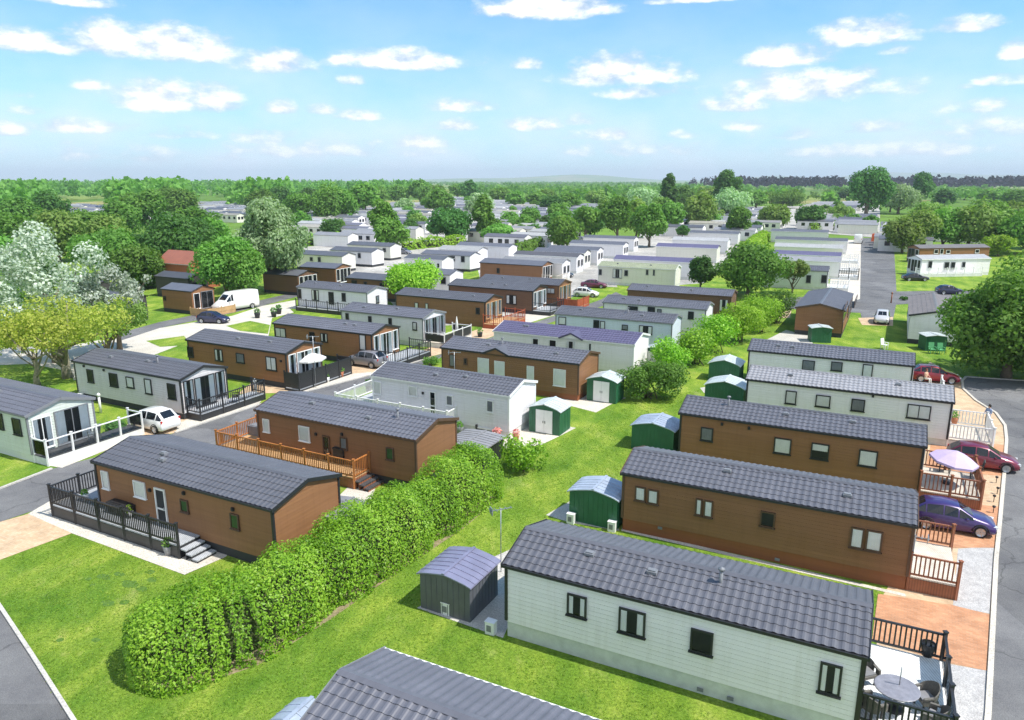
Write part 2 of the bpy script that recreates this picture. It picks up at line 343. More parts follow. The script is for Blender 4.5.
# each cumulus: where it stands in the sky, its half width and height, how dense it is
CLOUDS = [(40,42,62,17,1),(145,42,82,26,1.15),(70,0,40,8,.7),(277,62,34,16,.85),(400,60,64,15,.95),(342,59,14,7,.7),(352,80,14,7,.75),(92,85,18,7,.6),(178,98,64,21,1.15),(20,94,12,6,.4),(25,110,14,6,.4),(277,107,17,10,.8),(325,110,16,7,.7),(355,115,22,8,.7),(462,105,32,10,.7),(455,126,22,7,.65),(85,127,48,9,.7),(8,130,22,8,.6),(180,134,34,8,.55),(265,137,32,11,.6),(422,142,26,8,.7),(548,6,66,20,1.2),(530,64,14,8,.6),(622,72,62,22,1.1),(640,92,40,10,.7),(790,56,46,16,1.05),(865,34,50,18,.95),(845,26,28,9,.6),(895,50,14,6,.5),(968,24,32,12,.9),(1016,50,18,14,.9),(815,86,86,22,.95),(733,105,34,11,.9),(1000,80,28,9,.8),(966,86,10,4,.5),(530,124,24,10,.8),(584,120,15,8,.8),(600,135,30,8,.6),(683,134,12,7,.6),(745,125,22,9,.5),(870,128,42,8,.5),(985,106,40,10,.5),(790,135,28,7,.5),(690,0,40,5,.7),(975,130,60,14,.35),(620,150,60,8,.3),(320,150,70,9,.3),(120,155,80,8,.25),(880,150,90,9,.3),(-120,60,90,28,1),(-260,110,120,22,1),(1180,70,110,30,1),(1300,20,80,26,1),(-60,-60,120,40,1),(260,-70,140,40,1),(620,-110,150,46,1),(980,-80,140,40,1),(420,-190,180,60,1),(860,-260,220,70,1)]
tot = None; base = None
for (u, v_, hw, hh, dn) in CLOUDS:
    a0, e0 = skydir(u, v_ + hh*.25); a1, _ = skydir(u+hw, v_); _, e1 = skydir(u, v_-hh)
    ra, re = abs(a1-a0)*1.12, abs(e1-e0)*.92
    dx = math2(t, 'MULTIPLY', math2(t, 'SUBTRACT', az, a0), 1/ra)
    dy = math2(t, 'MULTIPLY', math2(t, 'SUBTRACT', el, e0), 1/re)
    # flat below, domed above
    dn_ = math2(t, 'MULTIPLY', math2(t, 'MINIMUM', dy, 0.), 1.5)
    dy2 = math2(t, 'ADD', dy, dn_)
    r2 = math2(t, 'ADD', math2(t, 'MULTIPLY', dx, dx), math2(t, 'MULTIPLY', dy2, dy2))
    f = math2(t, 'MULTIPLY', math2(t, 'SUBTRACT', 1.0, r2), dn)
    f = math2(t, 'MAXIMUM', math2(t, 'ADD', f, .30), -1.2)
    tot = f if tot is None else math2(t, 'MAXIMUM', tot, f)
# unseen bank of bright cumulus, added behind the camera to fill shaded walls
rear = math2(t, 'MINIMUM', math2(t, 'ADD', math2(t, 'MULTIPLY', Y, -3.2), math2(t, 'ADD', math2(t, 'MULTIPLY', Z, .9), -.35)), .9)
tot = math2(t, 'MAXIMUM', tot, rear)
den = math2(t, 'ADD', tot, nz)
mr = N(t, 'ShaderNodeMapRange'); mr.interpolation_type = 'SMOOTHSTEP'; t.links.new(den, mr.inputs[0])
mr.inputs[1].default_value = -.08; mr.inputs[2].default_value = 1.4; mr.inputs[3].default_value = 0; mr.inputs[4].default_value = .95
# thin veil of far cloud near the horizon
veil = ramp(t, el, [(0., (.92,)*3), (.07, (.70,)*3), (.15, (.38,)*3), (.24, (.14,)*3), (.34, (0.,)*3)])
vn = ramp(t, n2, [(.3, (.55,)*3), (.7, (1.1,)*3)])
vf = math2(t, 'MULTIPLY', veil, vn)
skyc = mixc(t, 1., sky.outputs[0], SKY_GAIN, 'MULTIPLY')
c0 = mixc(t, vf, skyc, VEIL)
lit = math2(t, 'ADD', math2(t, 'MULTIPLY', math2(t, 'SUBTRACT', n1, n1b), 1.5), math2(t, 'MULTIPLY', den, .42))
shade = ramp(t, lit, [(-.0, CLOUD_LO), (.6, CLOUD_HI)])
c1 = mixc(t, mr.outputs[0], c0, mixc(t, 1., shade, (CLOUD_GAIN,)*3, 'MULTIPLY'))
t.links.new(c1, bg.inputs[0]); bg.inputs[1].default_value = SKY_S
S.view_settings.view_transform = 'Standard'; S.view_settings.look = 'None'; S.view_settings.exposure = EXPO; S.view_settings.gamma = 1
S.view_settings.use_curve_mapping = False
S.render.engine = 'CYCLES'
cy = S.cycles; cy.max_bounces = 6; cy.diffuse_bounces = 3; cy.glossy_bounces = 3; cy.transparent_max_bounces = 12; cy.transmission_bounces = 3; cy.volume_bounces = 0
cy.use_denoising = True; cy.denoiser = 'OPENIMAGEDENOISE'; cy.denoising_input_passes = 'RGB_ALBEDO_NORMAL'; cy.denoising_prefilter = 'NONE'; cy.use_adaptive_sampling = True; cy.adaptive_threshold = .02; cy.sample_clamp_indirect = 6
cy.volume_step_rate = 10
# ------------------------------------------------------------------ ground
def px_poly(pts, z=0.): return [at(u, v, z) for u, v in pts]
EXC = []
def ground(name, pts, mat, lev, kerb=None):
    "a flat sheet of the setting: lev counts 4 mm steps above the grass"
    mb = MB(); z = lev*.004
    if mat not in ('grass', 'soil', 'lush_grass'): EXC.append([(p[0], p[1]) for p in pts])
    vs = [Vector((p[0], p[1], z)) for p in pts]
    bm = bmesh.new(); bv = [bm.verts.new(p) for p in vs]; bm.faces.new(bv); bmesh.ops.triangulate(bm, faces=bm.faces[:])
    bm.normal_update()
    for f in bm.faces:
        if f.normal.z < 0: f.normal_flip()
    me = bpy.data.meshes.new(name); bm.to_mesh(me); bm.free(); me.materials.append(MAT[mat])
    o = obj(name, me); o['kind'] = 'structure'; return o
def kerb(pts, w=.12, h=.1, mat='concrete', name='kerb'):
    mb = MB()
    for a, b in zip(pts, pts[1:]):
        mb.bar(Vector((a[0], a[1], h/2-.02)), Vector((b[0], b[1], h/2-.02)), w, h)
    o = mb.build(name, mat); o['kind'] = 'structure'; return o
# the land to the horizon and the lawns of the park on it
g = MB(); g.quad((-19000,-200,-.06),(19000,-200,-.06),(19000,13500,-.06),(-19000,13500,-.06)); o = g.build('land', 'land'); o['kind'] = 'structure'
ground('lawn', [(-230,-30),(230,-30),(420,190),(-420,190)], 'grass', 0)
AX = R(-27.5); ax = Vector((math.cos(AX), math.sin(AX), 0)); ay = Vector((-math.sin(AX), math.cos(AX), 0))   # the park's own grid
# ------------------------------------------------------------------ windows and doors
WC = {}
def win_mesh(w, h, fr, style):
    k = (round(w, 1), round(h, 1), fr, style)
    if k in WC: return WC[k]
    w, h = max(.3, k[0]), max(.3, k[1]); f = .06; D = .07
    mb = MB()
    for x in (-w/2+f/2, w/2-f/2): mb.box((x, -D/2, 0), (f, D, h))
    for z in (-h/2+f/2, h/2-f/2): mb.box((0, -D/2-.001, z), (w-2*f, D, f))
    n = 2 if w > 1.0 else 1
    if n == 2: mb.box((0, -D/2, 0), (f*.8, D*.9, h-2*f))
    mb.box((0, -.006, 0), (w-2*f, .008, h-2*f), 1)
    mb.box((0, -D/2-.02, -h/2-.02), (w+.08, D+.04, .04))
    fm = mb.mesh('window_frame', fr, 'dark_interior')
    p = MB()
    if n == 1: p.quad((-w/2+f,-.056,-h/2+f),(w/2-f,-.056,-h/2+f),(w/2-f,-.056,h/2-f),(-w/2+f,-.056,h/2-f))
    else:
        for s in (-1, 1):
            a, b_ = sorted((s*(w/2-f), s*f*.4)); p.quad((a,-.056,-h/2+f),(b_,-.056,-h/2+f),(b_,-.056,h/2-f),(a,-.056,h/2-f))
    pm = p.mesh('pane', 'glass')
    cm = None
    if style not in ('dark', 'open'):
        cmat = {'white': 'curtain_white', 'half': 'curtain_white', 'side': 'curtain_white', 'green': 'blind_green', 'grey': 'blind_grey'}[style]
        c = MB(); x0, x1 = -w/2+f+.01, w/2-f-.01; z0, z1 = -h/2+f+.01, h/2-f-.01
        spans = [(x0, x1)]
        if style == 'side': spans = [(x0, x0+(x1-x0)*.27), (x1-(x1-x0)*.27, x1)]
        if style == 'half': z0 = z1-(z1-z0)*.45
        for a, b_ in spans:
            nn = max(2, int((b_-a)/.045)); vs = []; fs = []
            for i in range(nn+1):
                x = a+(b_-a)*i/nn; y = -.036-(.010 if i % 2 else 0)
                vs += [(x, y, z0), (x, y, z1)]
                if i: fs.append((2*i-2, 2*i, 2*i+1, 2*i-1))
            c.add(vs, fs)
        cm = c.mesh('curtain', cmat)
    WC[k] = (fm, pm, cm); return WC[k]
def window(parent, loc, rz, w, h, fr='black_trim', style='white', label=None, simple=False, name='window'):
    fm, pm, cm = win_mesh(w, h, fr, style)
    o = obj(name, fm, parent, loc, rz)
    if label: o['label'] = label
    p = obj('pane', pm, o)
    if cm and not simple: obj('curtain', cm, o)
    return o
DC = {}
def door(parent, loc, rz, w=.85, h=1.95, fr='white_trim', panel='dark_glass', label=None):
    k = (round(w, 1), round(h, 1), fr, panel)
    if k not in DC:
        w, h = k[0], k[1]; f = .07; mb = MB()
        for x in (-w/2+f/2, w/2-f/2): mb.box((x, -.035, 0), (f, .07, h))
        mb.box((0, -.036, h/2-f/2), (w-2*f, .07, f)); mb.box((0, -.036, -h/2+.06), (w-2*f, .07, .12)); mb.box((0, -.034, -.05), (w-2*f, .06, .07))
        p = MB(); p.box((0, -.02, 0), (w-2*f, .02, h-.1))
        hd = MB(); hd.box((w/2-.12, -.085, 0), (.03, .03, .16)); hd.box((w/2-.12, -.06, 0), (.02, .04, .03))
        DC[k] = (mb.mesh('door', fr), p.mesh('door_panel', panel), hd.mesh('handle', 'galvanised'))
    a, b_, c_ = DC[k]
    o = obj('door', a, parent, loc, rz)
    if label: o['label'] = label
    obj('door_panel', b_, o); obj('handle', c_, o); return o
# ------------------------------------------------------------------ houses
RC = {}
def roof_mesh(L, hw, rise, mat, fine):
    "both slopes: ribbed pressed tiles in courses when fine"
    k = (round(L, 1), round(hw, 1), round(rise, 2), mat, fine)
    if k in RC: return RC[k]
    L, hw = k[0], k[1]
    mb = MB(); SL = math.hypot(hw, rise); ca, sa = hw/SL, rise/SL
    if fine:
        rib = .272; nr = max(4, int(L/rib)); rows = 6
        prof = [(0, 0), (.22, .010), (.38, .030), (.62, .030), (.78, .010)] if fine > 1 else [(0, 0), (.5, .03)]
        us = [(i+p)/nr*L - L/2 for i in range(nr) for p, _ in prof]+[L/2]
        hs = [q for i in range(nr) for _, q in prof]+[0]
        for sgn in (-1, 1):
            vs = []; fs = []; nU = len(us)
            ss = []
            for r in range(rows):
                ss += [(r/rows, .022), ((r+1)/rows, 0.)]        # from the eave up: each course laps the one below
            for s_, dz in ss:
                d = s_*SL
                for u, q in zip(us, hs):
                    n_ = .03+q+dz
                    y = -hw+d*ca - n_*sa; z = d*sa + n_*ca
                    vs.append((u, y if sgn < 0 else -y, z))
            for j in range(len(ss)-1):
                for i in range(nU-1):
                    a = j*nU+i; q = (a, a+1, a+nU+1, a+nU)
                    fs.append(q if sgn < 0 else q[::-1])
            mb.add(vs, fs)
    else:
        for sgn in (-1, 1):
            q = [(-L/2, sgn*hw, .03), (L/2, sgn*hw, .03), (L/2, 0, rise+.03), (-L/2, 0, rise+.03)]
            mb.add(q, [(0,1,2,3) if sgn < 0 else (3,2,1,0)])
    # soffit
    mb.add([(-L/2,-hw,-.05),(L/2,-hw,-.05),(L/2,0,rise-.05),(-L/2,0,rise-.05),(L/2,hw,-.05),(-L/2,hw,-.05)], [(3,2,1,0),(2,3,5,4)])
    RC[k] = mb.mesh('roof', mat); return RC[k]
WL = {}
def wall_mesh(L, hw, z0, z1, zr, mat, fine):
    mb = MB(); slope = (zr-z1)/hw
    st = .165 if fine else 3.
    lip = .026 if fine else 0
    z = z0
    gv, gd = (.014, .02) if 'brown' not in mat and 'tan' not in mat else (.008, .012)
    while z < z1-1e-4:
        zt = min(z+st, z1); zo = zt-gv if lip else zt
        for sg in (-1, 1):
            a, b_ = -L/2, L/2
            y0, y1, yi = sg*(hw+lip), sg*(hw+lip*.6), sg*(hw-gd)
            F_ = lambda q: mb.add(q, [(0,1,2,3) if sg < 0 else (3,2,1,0)])
            F_([(a, y0, z), (b_, y0, z), (b_, y1, zo), (a, y1, zo)])
            if lip: F_([(a, y1, zo), (b_, y1, zo), (b_, yi, zo), (a, yi, zo)]); F_([(a, yi, zo), (b_, yi, zo), (b_, yi, zt), (a, yi, zt)]); F_([(a, yi, zt), (b_, yi, zt), (b_, y0, zt), (a, y0, zt)])
        z = zt
    for sg in (-1, 1):
        z = z0
        while z < zr-.03:
            nxt = z+st
            if z < z1 < nxt: nxt = z1
            zt = min(nxt, zr); zo = zt-gv if lip and zt-z > .06 else zt
            W_ = lambda zz: hw if zz <= z1 else max(0, hw-(zz-z1)/slope)
            x0, x1, xi = sg*(L/2+lip), sg*(L/2+lip*.6), sg*(L/2-gd)
            F_ = lambda q: mb.add(q, [(0,1,2,3) if sg > 0 else (3,2,1,0)])
            w0, w1, w2 = W_(z), W_(zo), W_(zt)
            F_([(x0,-w0,z),(x0,w0,z),(x1,w1,zo),(x1,-w1,zo)])
            if zo < zt: F_([(x1,-w1,zo),(x1,w1,zo),(xi,w1,zo),(xi,-w1,zo)]); F_([(xi,-w1,zo),(xi,w1,zo),(xi,w2,zt),(xi,-w2,zt)]); F_([(xi,-w2,zt),(xi,w2,zt),(x0,w2,zt),(x0,-w2,zt)])
            z = zt
    return mb.mesh('wall', mat)
class House: pass
HS = {}
def house(key, eL, eR, label, kind='static_caravan', cat='caravan', W=3.9, ze=2.85, rise=.56, ang=AX, L=None, far=False, wall='white_cladding', roof='slate_roof',
          skirt='black_skirt', trim='black_trim', frame=None, near=(), doors=(), right='plain', left='plain', fine=2, zb=.45, group=None, vents=2, gutter=None, end_wall=None):
    frame = frame or trim; gutter = gutter or trim
    A, B = at(*eL, ze), at(*eR, ze); mid = (A+B)/2; d = B-A; a = math.atan2(d.y, d.x) if ang is None else ang
    x = Vector((math.cos(a), math.sin(a), 0)); n = Vector((-math.sin(a), math.cos(a), 0))
    if L is None: L = abs(d.dot(x))
    else: mid = (A + x*L/2) if far else (B - x*L/2)
    hw = W/2; c = mid + n*(-hw if far else hw); c.z = 0
    root = empty(kind, c, a, label, cat, group)
    h = House(); h.root = root; h.L = L; h.W = W; h.a = a; h.x = x; h.n = n; h.c = c; h.ze = ze; h.zr = ze+rise; h.zb = zb; HS[key] = h
    ov = .13; wl, wh = L-2*ov, hw-ov
    h.wl, h.wh = wl, wh
    inv = (Matrix.Translation(c) @ Matrix.Rotation(a, 4, 'Z')).inverted(); h.inv = inv
    h.world = lambda px, py, z=0.: c + x*px + n*py + Vector((0,0,z))
    O = inv @ Vector((0,0,H))
    def onplane(u, v, axis, val):
        dd = inv.to_3x3() @ ray(u, v); tt = (val-O[axis])/dd[axis]; return O+dd*tt
    h.onplane = onplane
    zc = rise*ov/hw
    obj('wall', wall_mesh(wl, wh, zb, ze+zc-.07, ze+rise-.07, wall, fine > 0), root)
    mb = MB(); mb.box((0, 0, zb/2), (wl-.04, 2*wh-.04, zb)); mb.build('skirting', skirt, root)
    rf = obj('roof', roof_mesh(L, hw, rise, roof, fine), root, (0, 0, ze)); rf.scale.x = L/round(L, 1)
    if fine:
        mb = MB(); zt = ze+rise+.045
        for s in (-1, 1): mb.add([(-L/2, 0, zt+.03), (L/2, 0, zt+.03), (L/2, s*.16, zt-.015), (-L/2, s*.16, zt-.015)], [(0,1,2,3) if s < 0 else (3,2,1,0)])
        mb.build('ridge_cap', roof, rf, (0, 0, -ze))
        for s in (-1, 1):
            mb = MB(); mb.box((0, s*(hw-.005), ze-.02), (L, .09, .10)); mb.build('gutter', gutter, root)
            mb = MB(); xx = s*(L/2+.012)
            for q in (-1, 1): mb.bar((xx, q*(hw+.03), ze-.02), (xx, 0, ze+rise-.02), .03, .17)
            mb.build('bargeboard', trim, root)
        for sx in (-1, 1):
            for sy in (-1, 1):
                if sx < 0 and sy > 0: continue
                mb = MB(); mb.box((sx*(wl/2+.005), sy*(wh+.005), (zb+ze)/2), (.11, .11, ze-zb-.08)); mb.build('corner_trim', trim, root)
        rr = random.Random(key)
        for i in range(vents):
            fx = rr.uniform(-.35, .35)*L; fy = -rr.uniform(.3, .5)*hw*(1 if i % 2 == 0 else .9)
            mb = MB(); zz = ze+rise*(1+fy/hw)+.06; mb.box((fx, fy, zz+.02), (.34, .26, .09)); mb.box((fx, fy, zz+.08), (.26, .18, .06)); mb.build('roof_vent', 'grey_trim', rf, (0, 0, -ze))
    else:
        mb = MB()
        for s in (-1, 1): mb.box((0, s*(hw-.005), ze-.03), (L, .06, .12))
        mb.build('gutter', gutter, root)
    for wdw in near:
        u0, u1, v0, v1, st = wdw[:5]; uc, vc = (u0+u1)/2, (v0+v1)/2
        p0, p1 = onplane(u0, vc, 1, -wh), onplane(u1, vc, 1, -wh); zt, zb_ = onplane(uc, v0, 1, -wh).z, onplane(uc, v1, 1, -wh).z
        o = window(root, ((p0.x+p1.x)/2, -wh-.03, (zt+zb_)/2), 0, abs(p1.x-p0.x), abs(zt-zb_), wdw[5] if len(wdw) > 5 and wdw[5] else frame, st, simple=not fine)
    for dr in doors:
        u0, u1, v0, v1 = dr[:4]; uc, vc = (u0+u1)/2, (v0+v1)/2
        p0, p1 = onplane(u0, vc, 1, -wh), onplane(u1, vc, 1, -wh); zt = onplane(uc, v0, 1, -wh).z
        hh = min(2.05, zt-zb-.03)
        door(root, ((p0.x+p1.x)/2, -wh-.03, zt-hh/2), 0, abs(p1.x-p0.x), hh, *(dr[4:]))
    for sg, kind_ in ((1, right), (-1, left)):
        xx = sg*(wl/2+.032); rz = sg*math.pi/2
        if kind_ == 'glazed':
            # full-width front: side lights and patio doors
            hh = ze-zb-.25; zc_ = zb+.12+hh/2
            for y, w_ in ((-wh*.70, wh*.42), (wh*.70, wh*.42)): window(root, (xx, y, zc_+.15), rz, w_, hh-.35, 'white_trim' if end_wall is None else end_wall, 'side', simple=not fine)
            window(root, (xx, 0, zc_), rz, wh*.86, hh, 'white_trim' if end_wall is None else end_wall, 'side', simple=not fine, name='patio_door')
        elif kind_ == 'darkglazed':
            hh = ze-zb-.3; zc_ = zb+.12+hh/2
            window(root, (xx, -wh*.62, zc_), rz, wh*.55, hh-.2, 'white_trim', 'side', simple=not fine)
            window(root, (xx, wh*.3, zc_), rz, wh*1.05, hh, 'grey_trim', 'side', simple=not fine, name='patio_door')
        elif kind_ == 'two':
            for y in (-wh*.45, wh*.45): window(root, (xx, y, 1.75), rz, .9, 1.1, frame, 'white', simple=not fine)
        elif kind_ == 'one': window(root, (xx, 0, 1.8), rz, .6, .9, frame, 'white', simple=not fine)
    return h
def gablet(key, u, v, w, roof, wall, trim):
    "a small cross gable over the front wall"
    h = HS[key]; hw = h.W/2; rise = h.zr-h.ze; x = h.onplane(u, v, 1, -hw).x; gh = rise*.78; yb = -hw*(1-gh/rise)
    mb = MB(); fy = -hw-.1; z0 = h.ze+.03; mb.add([(x-w/2,fy,z0),(x,fy,z0+gh+.05),(x,yb,z0+gh+.05),(x-w/2,-hw*.98,z0)], [(3,2,1,0)]); mb.add([(x+w/2,fy,z0),(x,fy,z0+gh+.05),(x,yb,z0+gh+.05),(x+w/2,-hw*.98,z0)], [(0,1,2,3)])
    g_ = mb.build('gablet', roof, h.root); m_ = MB(); m_.add([(x-w/2+.1,fy+.06,z0-.06),(x+w/2-.1,fy+.06,z0-.06),(x,fy+.06,z0+gh)], [(0,1,2)]); m_.build('gable_panel', wall, g_)
    m_ = MB()
    for s in (-1, 1): m_.bar((x+s*w/2, fy-.015, z0-.03), (x, fy-.015, z0+gh+.02), .03, .14)
    m_.build('bargeboard', trim, g_)
# ------------------------------------------------------------------ decks and rails
def deck(label, poly, z, rails, name='deck', rail='black_trim', floor='decking_cream', skirt=None, style='baluster', hgt=.95, steps=None, gate=None, cat='deck', group=None, post_h=.1, cap=None, spacing=None):
    "poly: world corner points; rails: index pairs of corners (a, b)"
    pts = [Vector((p[0], p[1], 0)) for p in poly]; c = sum(pts, Vector())/len(pts)
    root = empty(name, c, 0, label, cat, group); L_ = [p-c for p in pts]
    mb = MB(); mb.prism([(p.x, p.y) for p in L_], z-.05, z); mb.build('deck_floor', floor, root)
    skirt = skirt or rail
    mb = MB()
    for i in range(len(L_)):
        a, b_ = L_[i], L_[(i+1) % len(L_)]; mb.bar(a+Vector((0,0,(z-.06)/2)), b_+Vector((0,0,(z-.06)/2)), .03, z-.07)
    mb.build('deck_skirt', skirt, root)
    done = set()
    def post(p):
        k = (round(p.x, 2), round(p.y, 2))
        if k in done: return
        done.add(k); m_ = MB(); m_.box((p.x, p.y, (z+hgt+post_h)/2), (.1, .1, z+hgt+post_h)); m_.box((p.x, p.y, z+hgt+post_h+.02), (.14, .14, .04)); m_.build('post', cap or rail, root)
    for rl in rails:
        a, b_ = rl[:2]; style_ = rl[2] if len(rl) > 2 else style
        a, b_ = (L_[a] if isinstance(a, int) else Vector(a)-c), (L_[b_] if isinstance(b_, int) else Vector(b_)-c)
        a = Vector((a.x, a.y, 0)); b_ = Vector((b_.x, b_.y, 0)); d = b_-a; n = max(1, round(d.length/1.7))
        for i in range(n):
            p, q = a+d*i/n, a+d*(i+1)/n; e = (q-p).normalized()*.05; post(p); post(q); p1, q1 = p+e, q-e
            m_ = MB(); zz = Vector((0,0,1))
            m_.bar(p1+zz*(z+hgt), q1+zz*(z+hgt), .075, .06)
            if style_ == 'baluster':
                m_.bar(p1+zz*(z+.12), q1+zz*(z+.12), .05, .07)
                k = max(2, int((q1-p1).length/(spacing or .13)))
                for j in range(1, k): m_.bar(p1+(q1-p1)*j/k+zz*(z+.15), p1+(q1-p1)*j/k+zz*(z+hgt-.03), .04, .04)
                m_.build('railing', rail, root)
            elif style_ == 'glass':
                ro = m_.build('railing', rail, root); g_ = MB(); g_.bar(p1+zz*(z+hgt*.52), q1+zz*(z+hgt*.52), .012, hgt*.82); g_.build('glass_panel', 'glass', ro)
            elif style_ == 'solid':
                m_.bar(p1+zz*(z+hgt*.5), q1+zz*(z+hgt*.5), .035, hgt*.92)
                k = max(2, int((q1-p1).length/.15))
                for j in range(1, k): m_.bar(p1+(q1-p1)*j/k+zz*(z+.05), p1+(q1-p1)*j/k+zz*(z+hgt-.05), .012, .06)
                m_.build('railing', rail, root)
            elif style_ == 'panel':
                ro = m_.build('railing', rail, root); g_ = MB(); g_.bar(p1+zz*(z+hgt*.5), q1+zz*(z+hgt*.5), .02, hgt*.75); g_.build('dark_panel', 'black_trim', ro)
    if steps:
        (sa, sb, out, n, tread, smat) = steps
        sa, sb = Vector(sa)-c, Vector(sb)-c; sa.z = sb.z = 0; out = Vector(out)
        for i in range(n):
            zt = z*(n-i)/(n+1); m_ = MB(); o_ = out*(tread*(i+.5))
            m_.bar(sa+o_+Vector((0,0,zt-.03)), sb+o_+Vector((0,0,zt-.03)), tread, .06); so_ = m_.build('step', smat, root)
            m_ = MB(); m_.bar(sa+out*(tread*(i+1)-.02)+Vector((0,0,(zt-.07)/2)), sb+out*(tread*(i+1)-.02)+Vector((0,0,(zt-.07)/2)), .025, max(.02, zt-.08)); m_.build('riser', skirt, so_)
    return root
# ------------------------------------------------------------------ the near and middle homes, one call each
AXR = R(-26.5)
# right bank, from the camera outwards
house('H0', (384.6,649), (590,720), 'slate ribbed roof cut off by the bottom edge of the photo, nearest home of all', far=True, L=11.4, wall='white_cladding', skirt='white_skirt', trim='grey_trim', gutter='white_trim', fine=2, ang=AXR)
house('H1', (503,564), (869,661), 'white clad home with black framed windows and slate tiled roof beside the grey metal shed', ang=AXR, skirt='grey_skirt', fine=2, zb=.62,
      near=[(567.9,586.9,594,616,'side'),(619.5,645.5,609.5,633.5,'side'),(690,714,630,652,'dark'),(818.4,842.2,662,694,'side')], right='glazed', end_wall='black_trim')
house('H2', (621,473), (918,528), 'brown clad home with a reddish skirting, behind the white home with black windows', 'holiday_lodge', 'lodge', ang=AXR, wall='brown_cladding', skirt='red_brown_cladding', frame='brown_trim', trim='brown_trim', fine=2, zb=.6, gutter='black_trim',
      near=[(635.2,646,486,501,'white'),(647.5,659,489,504,'white'),(695,703,498,515,'white'),(704,713,500,517,'white'),(760.5,775,511,527,'dark'),(849.5,864.5,527,548,'white'),(865.5,882.6,530,551,'white')], right='glazed')
house('H3', (678,414), (927,447), 'brown clad home with three dark framed windows and a lilac parasol on its end deck', 'holiday_lodge', 'lodge', ang=AXR, wall='tan_cladding', skirt='brown_cladding', trim='black_trim', fine=2,
      near=[(701,713,427,441,'grey'),(773.5,791.7,438,453.5,'white'),(811,829,443.5,459,'half'),(858,878,450.5,466,'white')], right='glazed')
house('H4', (746,379), (955,404), 'white home with a pale sunlit tiled roof, behind the brown home of the lilac parasol', ang=AXR, roof='pale_slate_roof', trim='black_trim', fine=2, skirt='grey_skirt',
      near=[(785,797,391,403.5,'white'),(815.5,830.5,395,407,'white'),(851,865,399,411,'grey'),(907,930.5,404.5,419,'white')], right='glazed')
house('H5', (747,351), (915,366), 'white home with two blank dark windows and a red car parked at its end', ang=AXR, trim='black_trim', fine=2, skirt='grey_skirt',
      near=[(802,815,360,370.5,'grey'),(831,842.5,361.5,371,'grey'),(862,873,364.5,377,'white')], right='glazed')
house('H6', (835.5,310.5), (862,294.5), 'brown home standing end on by the distant road with a green shed at its gable', 'holiday_lodge', 'lodge', ang=AX+math.pi/2, W=4.9, wall='tan_cladding', trim='brown_trim', fine=1, roof='slate_roof', vents=0,
      near=[(843,846,306,316,'dark'),(848,851,302,311,'dark'),(854,856,299,307,'dark')])
house('H7', (899.5,314.5), (917,297), 'pale grey home with a charcoal roof standing end on under the big right-hand tree', ang=AX+math.pi/2, far=True, W=4.9, wall='white_cladding', roof='brown_grey_roof', trim='black_trim', fine=1, vents=0)
# left bank row beside the tall hedge
house('B1', (93,461), (270,512), 'brown home with a black veranda and white door beside the big hedge', 'holiday_lodge', 'lodge', wall='tan_cladding', trim='black_trim', fine=2, W=4.3,
      near=[(103,110,471,488,'white','white_trim'),(135.3,146.4,481,497,'white','white_trim'),(182,189,499,512,'green','brown_trim'),(232,239.5,514,528,'green','brown_trim')], doors=[(157.5,167,488.5,519,'white_trim','dark_interior')])
house('B2', (257,409), (413.5,442.5), 'brown home with an orange timber veranda, second along from the corner lawn', 'holiday_lodge', 'lodge', wall='brown_cladding', trim='brown_trim', fine=2, W=4.2,
      near=[(264,270,419,431.5,'white','white_trim'),(300,310,426.5,440.5,'white','white_trim'),(340.5,348,437,449,'grey','brown_trim'),(387,394,447,460,'green','brown_trim')], doors=[(323.7,330.3,435.5,453,'brown_trim','dark_glass')])
house('B3', (370,376), (510,396.5), 'pale blue grey home with a white picket veranda', wall='pale_grey_cladding', skirt='white_skirt', trim='white_trim', fine=2, W=4.,
      near=[(374.5,381.6,381,394,'white'),(409,418,386,396,'white'),(447,453,395,405.5,'grey'),(487,494,400,412,'grey')], doors=[(430,436.5,391,408.5,'white_trim','dark_glass')])
house('B4', (442,347), (578,365.5), 'brown home with a small front gable, beside the white doored green shed', 'holiday_lodge', 'lodge', wall='brown_cladding', skirt='red_brown_cladding', trim='brown_trim', gutter='black_trim', fine=2, W=4.2,
      near=[(450,455,354,366.5,'grey'),(464,467.5,358,364,'dark'),(478.5,489,358,374,'white','white_trim'),(494.7,505,361,376,'white','white_trim'),(527.5,534,366,381,'white','white_trim'),(553.7,566,369,386,'white','white_trim')])
house('B5', (488,333), (638,343), 'white park home with a purple roof and small front gable', 'park_home', 'park home', W=4.6, wall='white_cladding', roof='purple_roof', skirt='white_skirt', trim='white_trim', fine=2, gutter='white_trim', ang=R(-26),
      near=[(532.6,539,338,345,'dark','white_trim'),(549.5,556.5,339.5,347.5,'dark','white_trim'),(566,576,340.5,350,'side','white_trim'),(588.5,592,343,352,'dark','white_trim')])
house('B6', (554.5,314), (673,324), 'pale blue white home with a dark grey roof, behind the purple roofed home', ang=R(-26), wall='blue_grey_cladding', skirt='grey_skirt', trim='grey_trim', frame='black_trim', fine=1,
      near=[(559,566,317,324.5,'white'),(593.5,599.5,320,328,'dark'),(600.5,605,321,329,'white'),(622,628,324.5,330,'grey'),(639,652.6,325.5,334,'side')])
house('B7', (602,302.5), (707,310), 'white home with four dark windows and grey roof, in front of the long brown home', ang=R(-26), wall='pale_grey_cladding', skirt='grey_skirt', trim='grey_trim', frame='black_trim', fine=1,
      near=[(628,638,306,310,'dark'),(648,655,307,312.5,'dark'),(657,662,309,313,'grey'),(688,694,311.5,319,'dark')])
